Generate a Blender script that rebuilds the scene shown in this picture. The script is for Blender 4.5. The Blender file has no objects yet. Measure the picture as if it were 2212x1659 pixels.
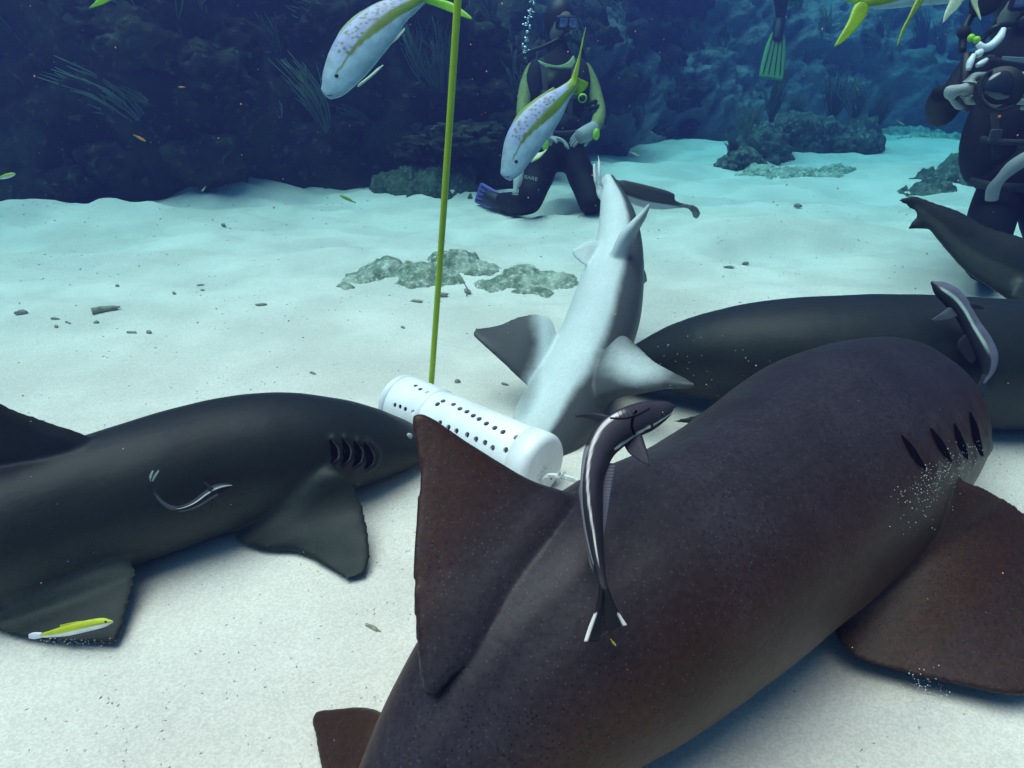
import bpy, bmesh, math, random
import numpy as np
from mathutils import Vector, Matrix, noise
from mathutils.bvhtree import BVHTree

random.seed(7)
SC = bpy.context.scene
COL = SC.collection

# ------------------------------------------------------------------ camera, light, exposure
CAM_H = 0.9
PITCH = math.radians(25.0)
FPX = 1441.0                       # focal length in picture units of 2212 x 1659
cam_data = bpy.data.cameras.new("camera")
cam_data.sensor_width = 36.0
cam_data.lens = 36.0 * FPX / 2212.0
cam_data.clip_start = 0.02
cam_data.clip_end = 200.0
cam = bpy.data.objects.new("camera", cam_data)
cam.location = (0, 0, CAM_H)
cam.rotation_euler = (math.radians(90.0) - PITCH, 0, 0)
COL.objects.link(cam)
SC.camera = cam

SUN_EL = math.radians(75.0)
SUN_AZ = math.radians(-90.0)       # clockwise from +Y (ahead): high, a little to the left
world = bpy.data.worlds.new("World")
SC.world = world
world.use_nodes = True
wn = world.node_tree.nodes
wl = world.node_tree.links
wn.clear()
w_out = wn.new("ShaderNodeOutputWorld")
w_bg = wn.new("ShaderNodeBackground")
w_sky = wn.new("ShaderNodeTexSky")
w_sky.sky_type = 'NISHITA'
w_sky.sun_disc = False
w_sky.sun_elevation = SUN_EL
w_sky.sun_rotation = SUN_AZ
w_sky.air_density = 0.6             # hazy white tropical sky
w_sky.dust_density = 6.0
w_bg.inputs[1].default_value = 0.05
wl.new(w_sky.outputs[0], w_bg.inputs[0])
wl.new(w_bg.outputs[0], w_out.inputs[0])

sun_d = bpy.data.lights.new("sun", 'SUN')
sun_d.energy = 5.0
sun_d.angle = math.radians(55.0)   # daylight spread by the rippled surface
sun_d.color = (1.0, 0.40, 0.36)  # warm, as the lens's white balance makes up for red lost in the water
sun = bpy.data.objects.new("sun", sun_d)
to_sun = Vector((math.sin(SUN_AZ) * math.cos(SUN_EL), math.cos(SUN_AZ) * math.cos(SUN_EL), math.sin(SUN_EL)))
sun.rotation_euler = to_sun.to_track_quat('Z', 'Y').to_euler()
COL.objects.link(sun)

SC.view_settings.view_transform = 'Standard'
SC.view_settings.look = 'None'
SC.view_settings.gamma = 1.0
SC.view_settings.use_curve_mapping = False
SC.view_settings.exposure = 1.34
SC.render.engine = 'CYCLES'
SC.cycles.use_denoising = True
SC.cycles.volume_bounces = 0
SC.cycles.max_bounces = 6
SC.cycles.sample_clamp_indirect = 4.0

# water: extinction (per metre) and scattering of the closed haze box
HAZE_DENSITY = 0.32
HAZE_COLOR = (0.026, 0.033, 0.122)
HAZE_ABSORB = (0.075, 0.66, 0.86)
HAZE_G = 0.4

# ------------------------------------------------------------------ projection helpers
C_R = Vector((1, 0, 0))
C_F = Vector((0, math.cos(PITCH), -math.sin(PITCH)))
C_U = Vector((0, math.sin(PITCH), math.cos(PITCH)))
CAM = Vector((0, 0, CAM_H))

def ray(px, py):
    return C_F + C_R * ((px - 1106.0) / FPX) + C_U * ((829.5 - py) / FPX)

def P(px, py, z):
    """point seen at picture position (px, py) at a distance z in front of the lens"""
    return CAM + ray(px, py) * z

def G(px, py, h=0.0):
    """point seen at (px, py) at a height h over the seabed datum"""
    d = ray(px, py)
    return CAM + d * ((h - CAM_H) / d.z)

def proj(p):
    d = Vector(p) - CAM
    z = d.dot(C_F)
    return (1106.0 + FPX * d.dot(C_R) / z, 829.5 - FPX * d.dot(C_U) / z, z)

def on_plane(a, b, c, px, py):
    n = (b - a).cross(c - a)
    d = ray(px, py)
    return CAM + d * ((a - CAM).dot(n) / d.dot(n))

# ------------------------------------------------------------------ materials
def new_mat(name):
    m = bpy.data.materials.new(name)
    m.use_nodes = True
    nt = m.node_tree
    return m, nt, nt.nodes, nt.links, nt.nodes["Principled BSDF"]

def simple(name, col, rough=0.6, spec=0.3, metal=0.0, bump=0.0, bscale=60.0, var=0.0, vscale=8.0, trans=0.0):
    m, nt, N, L, B = new_mat(name)
    B.inputs["Base Color"].default_value = (*col, 1)
    B.inputs["Roughness"].default_value = rough
    B.inputs["Specular IOR Level"].default_value = spec
    B.inputs["Metallic"].default_value = metal
    tc = N.new("ShaderNodeTexCoord")
    if var > 0:
        nz = N.new("ShaderNodeTexNoise"); nz.inputs["Scale"].default_value = vscale; nz.inputs["Detail"].default_value = 6
        L.new(tc.outputs["Object"], nz.inputs["Vector"])
        mr = N.new("ShaderNodeMapRange"); mr.inputs[1].default_value = 0.3; mr.inputs[2].default_value = 0.7
        mr.inputs[3].default_value = 1 - var; mr.inputs[4].default_value = 1 + var
        L.new(nz.outputs["Fac"], mr.inputs[0])
        mx = N.new("ShaderNodeVectorMath"); mx.operation = 'SCALE'
        mx.inputs[0].default_value = col
        L.new(mr.outputs[0], mx.inputs["Scale"])
        L.new(mx.outputs[0], B.inputs["Base Color"])
    if bump > 0:
        n2 = N.new("ShaderNodeTexNoise"); n2.inputs["Scale"].default_value = bscale; n2.inputs["Detail"].default_value = 5
        L.new(tc.outputs["Object"], n2.inputs["Vector"])
        bp = N.new("ShaderNodeBump"); bp.inputs["Strength"].default_value = bump; bp.inputs["Distance"].default_value = 0.01
        L.new(n2.outputs["Fac"], bp.inputs["Height"])
        L.new(bp.outputs[0], B.inputs["Normal"])
    return m

def mixcol(N, L, fac, a, b):
    mx = N.new("ShaderNodeMix"); mx.data_type = 'RGBA'
    if isinstance(fac, (int, float)): mx.inputs[0].default_value = fac
    else: L.new(fac, mx.inputs[0])
    for k, v in ((6, a), (7, b)):
        if isinstance(v, tuple): mx.inputs[k].default_value = (*v, 1)
        else: L.new(v, mx.inputs[k])
    return mx.outputs[2]

def ramp(N, L, src, lo, hi, a=0.0, b=1.0):
    mr = N.new("ShaderNodeMapRange"); mr.interpolation_type = 'SMOOTHSTEP'
    mr.inputs[1].default_value = lo; mr.inputs[2].default_value = hi
    mr.inputs[3].default_value = a; mr.inputs[4].default_value = b
    L.new(src, mr.inputs[0])
    return mr.outputs[0]

def shark_mat(name, back, belly, speck=1.0, flank=None, spec=0.18):
    """skin: pigment from back to belly (attribute 'dorsal'), fine dark and pale denticle specks"""
    m, nt, N, L, B = new_mat(name)
    at = N.new("ShaderNodeAttribute"); at.attribute_name = "dorsal"
    tc = N.new("ShaderNodeTexCoord")
    nz = N.new("ShaderNodeTexNoise"); nz.inputs["Scale"].default_value = 7; nz.inputs["Detail"].default_value = 7
    nz.inputs["Roughness"].default_value = 0.6
    L.new(tc.outputs["Object"], nz.inputs["Vector"])
    nf = N.new("ShaderNodeTexNoise"); nf.inputs["Scale"].default_value = 130; nf.inputs["Detail"].default_value = 3
    L.new(tc.outputs["Object"], nf.inputs["Vector"])
    ad = N.new("ShaderNodeMath"); ad.operation = 'ADD'
    L.new(at.outputs["Fac"], ad.inputs[0])
    sc = N.new("ShaderNodeMath"); sc.operation = 'MULTIPLY_ADD'; sc.inputs[1].default_value = 0.5; sc.inputs[2].default_value = -0.25
    L.new(nz.outputs["Fac"], sc.inputs[0]); L.new(sc.outputs[0], ad.inputs[1])
    f = ramp(N, L, ad.outputs[0], -0.25, 0.3)
    base = mixcol(N, L, f, belly, back)
    if flank:
        f2 = ramp(N, L, ad.outputs[0], 0.35, 1.0)
        base = mixcol(N, L, f2, base, flank)  # upper back: its slate tone with the bluish top sheen painted in
    var = ramp(N, L, nz.outputs["Fac"], 0.3, 0.75, 0.995 - 0.195 * speck, 1.005 + 0.245 * speck)
    vf = ramp(N, L, nf.outputs["Fac"], 0.3, 0.7, 0.995 - 0.175 * speck, 1.005 + 0.175 * speck)
    mm = N.new("ShaderNodeMath"); mm.operation = 'MULTIPLY'; L.new(var, mm.inputs[0]); L.new(vf, mm.inputs[1])
    vs = N.new("ShaderNodeVectorMath"); vs.operation = 'SCALE'; L.new(base, vs.inputs[0]); L.new(mm.outputs[0], vs.inputs["Scale"])
    colr = vs.outputs[0]
    # dark specks
    vo = N.new("ShaderNodeTexVoronoi"); vo.inputs["Scale"].default_value = 165
    L.new(tc.outputs["Object"], vo.inputs["Vector"])
    dk = ramp(N, L, vo.outputs["Distance"], 0.18, 0.36, 1.0, 0.0)
    sp = N.new("ShaderNodeSeparateColor"); L.new(vo.outputs["Color"], sp.inputs[0])
    pick = ramp(N, L, sp.outputs[0], 0.30, 0.42)
    patch = ramp(N, L, nz.outputs["Fac"], 0.36, 0.60, 0.40, 1.0)
    k1 = N.new("ShaderNodeMath"); k1.operation = 'MULTIPLY'; L.new(dk, k1.inputs[0]); L.new(pick, k1.inputs[1])
    k2 = N.new("ShaderNodeMath"); k2.operation = 'MULTIPLY'; L.new(k1.outputs[0], k2.inputs[0]); L.new(patch, k2.inputs[1])
    k3 = N.new("ShaderNodeMath"); k3.operation = 'MULTIPLY'; k3.inputs[1].default_value = 0.8 * speck; L.new(k2.outputs[0], k3.inputs[0])
    colr = mixcol(N, L, k3.outputs[0], colr, (0.006, 0.005, 0.006))
    # pale specks
    v2 = N.new("ShaderNodeTexVoronoi"); v2.inputs["Scale"].default_value = 240
    L.new(tc.outputs["Object"], v2.inputs["Vector"])
    wk = ramp(N, L, v2.outputs["Distance"], 0.16, 0.34, 1.0, 0.0)
    s2 = N.new("ShaderNodeSeparateColor"); L.new(v2.outputs["Color"], s2.inputs[0])
    p2 = ramp(N, L, s2.outputs[1], 0.74, 0.86)
    q1 = N.new("ShaderNodeMath"); q1.operation = 'MULTIPLY'; L.new(wk, q1.inputs[0]); L.new(p2, q1.inputs[1])
    q2 = N.new("ShaderNodeMath"); q2.operation = 'MULTIPLY'; q2.inputs[1].default_value = 0.10 * speck; L.new(q1.outputs[0], q2.inputs[0])
    colr = mixcol(N, L, q2.outputs[0], colr, (0.30, 0.29, 0.30))
    L.new(colr, B.inputs["Base Color"])
    B.inputs["Roughness"].default_value = 0.47
    B.inputs["Specular IOR Level"].default_value = spec
    bp = N.new("ShaderNodeBump"); bp.inputs["Strength"].default_value = 0.12; bp.inputs["Distance"].default_value = 0.003
    L.new(nf.outputs["Fac"], bp.inputs["Height"])
    nm = N.new("ShaderNodeTexNoise"); nm.inputs["Scale"].default_value = 22; nm.inputs["Detail"].default_value = 5
    L.new(tc.outputs["Object"], nm.inputs["Vector"])
    b3 = N.new("ShaderNodeBump"); b3.inputs["Strength"].default_value = 0.03 + 0.10 * speck; b3.inputs["Distance"].default_value = 0.010
    L.new(nm.outputs["Fac"], b3.inputs["Height"]); L.new(bp.outputs[0], b3.inputs["Normal"])
    L.new(b3.outputs[0], B.inputs["Normal"])
    return m

def attr_mat(name, rough=0.45, spec=0.4, bump=0.15, bscale=180):
    m, nt, N, L, B = new_mat(name)
    at = N.new("ShaderNodeAttribute"); at.attribute_name = "pigment"
    tc = N.new("ShaderNodeTexCoord")
    nz = N.new("ShaderNodeTexNoise"); nz.inputs["Scale"].default_value = 40; nz.inputs["Detail"].default_value = 4
    L.new(tc.outputs["Object"], nz.inputs["Vector"])
    v = ramp(N, L, nz.outputs["Fac"], 0.3, 0.7, 0.85, 1.12)
    vs = N.new("ShaderNodeVectorMath"); vs.operation = 'SCALE'; L.new(at.outputs["Color"], vs.inputs[0]); L.new(v, vs.inputs["Scale"])
    L.new(vs.outputs[0], B.inputs["Base Color"])
    B.inputs["Roughness"].default_value = rough
    B.inputs["Specular IOR Level"].default_value = spec
    vo = N.new("ShaderNodeTexVoronoi"); vo.inputs["Scale"].default_value = bscale
    L.new(tc.outputs["Object"], vo.inputs["Vector"])
    bp = N.new("ShaderNodeBump"); bp.inputs["Strength"].default_value = bump; bp.inputs["Distance"].default_value = 0.003
    L.new(vo.outputs["Distance"], bp.inputs["Height"])
    L.new(bp.outputs[0], B.inputs["Normal"])
    return m

# ------------------------------------------------------------------ object helpers
def tag(o, label=None, cat=None, group=None, kind=None):
    if label: o["label"] = label
    if cat: o["category"] = cat
    if group: o["group"] = group
    if kind: o["kind"] = kind
    return o

def mesh_obj(name, verts, faces, mat=None, parent=None, origin=None, smooth=True):
    me = bpy.data.meshes.new(name)
    if origin is not None:
        verts = [Vector(v) - Vector(origin) for v in verts]
    me.from_pydata([tuple(v) for v in verts], [], faces)
    me.update()
    if smooth:
        me.polygons.foreach_set("use_smooth", [True] * len(me.polygons))
    o = bpy.data.objects.new(name, me)
    COL.objects.link(o)
    if mat: me.materials.append(mat)
    if parent is not None:
        o.parent = parent
        # geometry is given in world space: keep it there
        o.matrix_parent_inverse = Matrix.Translation(-parent.location)
    if origin is not None:
        o.location = origin
    return o

def empty(name, loc):
    o = bpy.data.objects.new(name, None)
    o.empty_display_size = 0.05
    o.location = loc
    COL.objects.link(o)
    return o

def cr(pts, t):
    """Catmull-Rom through rows of pts (array n x k), t in 0..1 by chord length"""
    pts = np.asarray(pts, float)
    n = len(pts)
    if n == 2: return pts[0] * (1 - t) + pts[1] * t
    d = np.linalg.norm(np.diff(pts[:, :3], axis=0), axis=1) + 1e-9
    u = np.concatenate([[0], np.cumsum(d)]); u /= u[-1]
    i = min(max(int(np.searchsorted(u, t, side='right')) - 1, 0), n - 2)
    f = (t - u[i]) / (u[i + 1] - u[i])
    p1, p2 = pts[i], pts[i + 1]
    m1 = (pts[i + 1] - pts[i - 1]) / (u[i + 1] - u[i - 1]) if i > 0 else (p2 - p1) / (u[1] - u[0])
    m2 = (pts[i + 2] - pts[i]) / (u[i + 2] - u[i]) if i < n - 2 else (p2 - p1) / (u[-1] - u[-2])
    h = u[i + 1] - u[i]
    f2, f3 = f * f, f * f * f
    return (2 * f3 - 3 * f2 + 1) * p1 + (f3 - 2 * f2 + f) * h * m1 + (-2 * f3 + 3 * f2) * p2 + (f3 - f2) * h * m2

def lathe_rings(rings, close=True):
    """list of rings (equal length) -> verts, faces with fan caps"""
    verts, faces = [], []
    m = len(rings[0])
    for r in rings: verts += [Vector(p) for p in r]
    for i in range(len(rings) - 1):
        for j in range(m):
            a = i * m + j; b = i * m + (j + 1) % m
            faces.append((a, b, b + m, a + m))
    if close:
        for ri, flip in ((0, True), (len(rings) - 1, False)):
            c = sum((Vector(p) for p in rings[ri]), Vector()) / m
            verts.append(c); k = len(verts) - 1
            for j in range(m):
                a = ri * m + j; b = ri * m + (j + 1) % m
                faces.append((b, a, k) if flip else (a, b, k))
    return verts, faces

def tube(path, radii, seg=10, n=None, close=True):
    pts = np.array([list(p) for p in path], float)
    if np.isscalar(radii): radii = [radii] * len(path)
    d = np.column_stack([pts, np.array(radii, float)])
    n = n or max(2, (len(path) - 1) * 4 + 1)
    S = [cr(d, i / (n - 1)) for i in range(n)] if len(path) > 2 else [d[0], d[1]]
    rings = []
    prev = None
    for i, s in enumerate(S):
        a = S[max(i - 1, 0)][:3]; b = S[min(i + 1, len(S) - 1)][:3]
        T = Vector(b - a).normalized()
        if prev is None:
            up = Vector((0, 0, 1)) if abs(T.z) < 0.9 else Vector((1, 0, 0))
            U = (up - T * up.dot(T)).normalized()
        else:
            U = (prev - T * prev.dot(T)).normalized()
        prev = U
        V = T.cross(U)
        c = Vector(s[:3]); r = max(s[3], 1e-4)
        rings.append([c + U * (r * math.cos(2 * math.pi * j / seg)) + V * (r * math.sin(2 * math.pi * j / seg)) for j in range(seg)])
    return lathe_rings(rings, close)

def join(*parts):
    V, Fc = [], []
    for v, f in parts:
        o = len(V)
        V += list(v)
        Fc += [tuple(i + o for i in q) for q in f]
    return V, Fc

def ellipsoid(c, r, seg=16, rings=10, rot=None):
    V, Fc = [], []
    R = []
    for i in range(1, rings):
        a = math.pi * i / rings
        R.append([Vector((r[0] * math.sin(a) * math.cos(2 * math.pi * j / seg), r[1] * math.sin(a) * math.sin(2 * math.pi * j / seg), r[2] * math.cos(a))) for j in range(seg)])
    V, Fc = lathe_rings(R, True)
    V[-2] = Vector((0, 0, r[2])); V[-1] = Vector((0, 0, -r[2]))
    if rot is not None: V = [rot @ v for v in V]
    return [Vector(c) + v for v in V], Fc

def box(c, s, rot=None, bev=0.0):
    bm = bmesh.new()
    bmesh.ops.create_cube(bm, size=1.0)
    for v in bm.verts: v.co = Vector((v.co.x * s[0], v.co.y * s[1], v.co.z * s[2]))
    if bev > 0:
        bmesh.ops.bevel(bm, geom=list(bm.edges), offset=bev, segments=2, affect='EDGES', profile=0.6)
    V = [v.co.copy() for v in bm.verts]
    idx = {v: i for i, v in enumerate(bm.verts)}
    Fc = [tuple(idx[v] for v in f.verts) for f in bm.faces]
    bm.free()
    if rot is not None: V = [rot @ v for v in V]
    return [Vector(c) + v for v in V], Fc

# ------------------------------------------------------------------ animal lofts
class Loft:
    """body swept through stations; each station gives its two outline points in the view, its
    distance (or 'g', k: resting on the seabed with the axis at k radii) and depth ratio"""
    def __init__(self, st, n=70, m=40, capk=1.0, smooth=0):
        rows = []
        for s in st:
            ax, ay, bx, by, z, ratio = s
            mx, my = (ax + bx) / 2, (ay + by) / 2
            rp = math.hypot(ax - bx, ay - by) / 2 / FPX
            if isinstance(z, tuple):
                k, h0 = z[1], (z[2] if len(z) > 2 else 0.0)
                z = (CAM_H - h0) / (k * rp - ray(mx, my).z)
            A, B = P(ax, ay, z), P(bx, by, z)
            C = (A + B) / 2
            u = (A - B) / 2
            rows.append(list(C) + list(u) + [ratio])
        self.rows = np.array(rows)
        self.S = [cr(self.rows, i / (n - 1)) for i in range(n)]
        A_ = np.array(self.S)
        for _ in range(smooth):
            A_[1:-1] = 0.25 * A_[:-2] + 0.5 * A_[1:-1] + 0.25 * A_[2:]
        self.S = list(A_)
        rings = []
        self.C = []; self.T = []
        for i, s in enumerate(self.S):
            a = self.S[max(i - 1, 0)][:3]; b = self.S[min(i + 1, n - 1)][:3]
            T = Vector(b - a).normalized()
            u = Vector(s[3:6]); u = u - T * u.dot(T) * 0.6
            v = T.cross(u).normalized() * u.length * s[6]
            c = Vector(s[:3])
            self.C.append(c); self.T.append(T)
            rings.append([c + u * math.cos(2 * math.pi * j / m) + v * math.sin(2 * math.pi * j / m) for j in range(m)])
        # round off both ends
        def cap(ring, c, T, r):
            out = []
            for k in (0.35, 0.65, 0.88, 0.985):
                q = math.sqrt(max(0, 1 - k * k))
                out.append([c + (p - c) * q + T * (r * k * capk) for p in ring])
            return out
        r0 = Vector(self.S[0][3:6]).length; r1 = Vector(self.S[-1][3:6]).length
        front = cap(rings[0], self.C[0], -self.T[0], r0)[::-1]
        back = cap(rings[-1], self.C[-1], self.T[-1], r1)
        self.n0 = len(front); self.m = m; self.n = n
        self.rings = front + rings + back
        self.mesh = lathe_rings(self.rings)
    def bvh(self):
        return BVHTree.FromPolygons([tuple(v) for v in self.mesh[0]], self.mesh[1])

def surf(bvh, px, py):
    d = ray(px, py).normalized()
    loc, nor, i, dist = bvh.ray_cast(CAM, d)
    return loc, nor

FIN_MIN = 0.0      # least half thickness of a fin edge (worn, rounded edges on the sharks)
def fin(le, te, t_root, t_tip, n=26, m=14, edge=0.22):
    """solid fin between a leading and a trailing edge curve, root first"""
    le = np.array([list(p) for p in le]); te = np.array([list(p) for p in te])
    Ls = [Vector(cr(le, i / (n - 1))) for i in range(n)]
    Ts = [Vector(cr(te, i / (n - 1))) for i in range(n)]
    rings = []
    mid = [(a + b) / 2 for a, b in zip(Ls, Ts)]
    for i in range(n):
        ch = Ts[i] - Ls[i]
        sp = mid[min(i + 1, n - 1)] - mid[max(i - 1, 0)]
        N = ch.cross(sp)
        if N.length < 1e-9: N = rings and lastN or Vector((0, 0, 1))
        N = N.normalized()
        lastN = N
        s = i / (n - 1)
        t = (t_root * (1 - s) + t_tip * s) * 0.5
        top, bot = [], []
        for j in range(m + 1):
            x = j / m
            pr = (math.sqrt(x / 0.3) * (1.5 - 0.5 * x / 0.3) if x < 0.3 else 1 - (1 - edge) * ((x - 0.3) / 0.7) ** 1.2)
            if x > 0.97: pr *= 0.5
            c = Ls[i] + ch * x
            hw = max(t * pr, FIN_MIN)
            top.append(c + N * hw); bot.append(c - N * hw)
        rings.append(top + bot[-1:0:-1])
    return lathe_rings(rings)

def fuse(parts, voxel, it=4, fac=0.5):
    """unite closed shells into one continuous skin"""
    V, Fc = join(*parts)
    me = bpy.data.meshes.new("tmp")
    me.from_pydata([tuple(v) for v in V], [], Fc)
    o = bpy.data.objects.new("tmp", me)
    COL.objects.link(o)
    bm = bmesh.new(); bm.from_mesh(me); bmesh.ops.recalc_face_normals(bm, faces=bm.faces); bm.to_mesh(me); bm.free()
    r = o.modifiers.new("r", 'REMESH'); r.mode = 'VOXEL'; r.voxel_size = voxel; r.use_smooth_shade = True
    s = o.modifiers.new("s", 'SMOOTH'); s.factor = fac; s.iterations = it
    dg = bpy.context.evaluated_depsgraph_get()
    out = bpy.data.meshes.new_from_object(o.evaluated_get(dg))
    bpy.data.objects.remove(o); bpy.data.meshes.remove(me)
    n = len(out.vertices)
    co = np.empty(n * 3); out.vertices.foreach_get("co", co)
    return out, co.reshape(n, 3)

def set_attr(me, name, vals):
    a = me.attributes.new(name, 'FLOAT', 'POINT')
    a.data.foreach_set("value", np.asarray(vals, dtype=np.float32))

def set_col(me, cols):
    a = me.attributes.new("pigment", 'FLOAT_COLOR', 'POINT')
    c = np.ones((len(cols), 4), dtype=np.float32); c[:, :3] = cols
    a.data.foreach_set("color", c.ravel())

def finish_shark(name, me, co, lofts, dorsal_dirs, mat, origin, white=None, bumps=None, folds=0.003, ridge=0.0, dark_fins=True):
    """pigment attribute from the nearest spine point; dorsal_dirs: unit vector(s) toward the back"""
    Cs, Ds = [], []
    Rs = np.array([Vector(s[3:6]).length for lf in lofts for s in lf.S])
    for lf, dd in zip(lofts, dorsal_dirs):
        for i, (c, T) in enumerate(zip(lf.C, lf.T)):
            d = Vector(dd) if not isinstance(dd, list) else Vector(dd[0]).lerp(Vector(dd[1]), i / (lf.n - 1))
            d = d - T * d.dot(T)
            Cs.append(list(c)); Ds.append(list(d.normalized()))
    Cs = np.array(Cs); Ds = np.array(Ds)
    d2 = ((co[:, None, :] - Cs[None]) ** 2).sum(-1)
    k = d2.argmin(1)
    rel = co - Cs[k]
    out_ = np.clip((np.linalg.norm(rel, axis=1) / Rs[k] - 1.12) / 0.35, 0, 1)
    rel /= np.linalg.norm(rel, axis=1)[:, None] + 1e-9
    dv = (rel * Ds[k]).sum(1)
    if dark_fins: dv = dv * (1 - out_) + 0.55 * out_
    if white is not None: dv = white(co, dv)
    if bumps: co = bumps(me, co)
    nrm = np.empty(len(co) * 3); me.vertex_normals.foreach_get("vector", nrm); nrm = nrm.reshape(-1, 3)
    amp = np.array([noise.fractal(Vector(p) * 5.0 + Vector(origin), 1.0, 2.0, 3) for p in co]) * folds
    # low ridge along the back
    amp += ridge * np.exp(-((1 - np.clip((rel * Ds[k]).sum(1), -1, 1)) / 0.035) ** 2)
    co = co + nrm * amp[:, None]
    co = co - np.array(origin)
    me.vertices.foreach_set("co", co.ravel().astype(np.float32))
    set_attr(me, "dorsal", dv)
    me.materials.clear(); me.materials.append(mat)
    me.polygons.foreach_set("use_smooth", [True] * len(me.polygons))
    me.update(); me.name = name
    o = bpy.data.objects.new(name, me); o.location = origin
    COL.objects.link(o)
    return o
# ------------------------------------------------------------------ SETTING: sand, reef, water
def fbm(x, y, z=0.0, o=4):
    return noise.fractal(Vector((x, y, z)), 1.0, 2.0, o, noise_basis='PERLIN_ORIGINAL')

BUMPS = []            # (x, y, height, sx, sy)
for px, py, hh, sx, sy in ((545, 428, 0.19, 0.40, 0.30), (265, 476, 0.11, 0.45, 0.20), (40, 480, 0.10, 0.4, 0.22), (140, 505, 0.07, 0.5, 0.2),
                           (420, 500, 0.05, 0.5, 0.2), (900, 432, 0.06, 0.5, 0.25), (1010, 418, 0.08, 0.3, 0.25),
                           (1560, 330, 0.10, 0.9, 0.7), (1960, 390, 0.10, 0.8, 0.5), (2080, 330, 0.12, 0.9, 0.9), (1450, 372, 0.06, 0.7, 0.35),
                           (1650, 500, 0.04, 0.6, 0.18), (1560, 520, 0.035, 0.6, 0.15), (1965, 1540, 0.014, 0.10, 0.03), (1880, 1500, 0.012, 0.08, 0.04), (760, 520, 0.03, 0.5, 0.18)):
    g = G(px, py)
    BUMPS.append((g.x, g.y, hh, sx, sy))

def sand_h(x, y):
    f = min(max((y - 1.9) / 2.2, 0.0), 1.0)
    h = fbm(x * 0.9, y * 1.5, 3.1, 3) * (0.004 + 0.066 * f)
    h += fbm(x * 2.6 + 7, y * 6.5 + x * 1.0, 1.7, 3) * (0.003 + 0.034 * f)
    h += fbm(x * 3.1 + y * 0.8, y * 8.0 - x * 1.5, 5.5, 2) * 0.013 * f
    for bx, by, hh, sx, sy in BUMPS:
        dx = (x - bx) / sx; dy = (y - by) / sy
        q = dx * dx + dy * dy
        if q < 9: h += hh * math.exp(-q)
    return h

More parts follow.
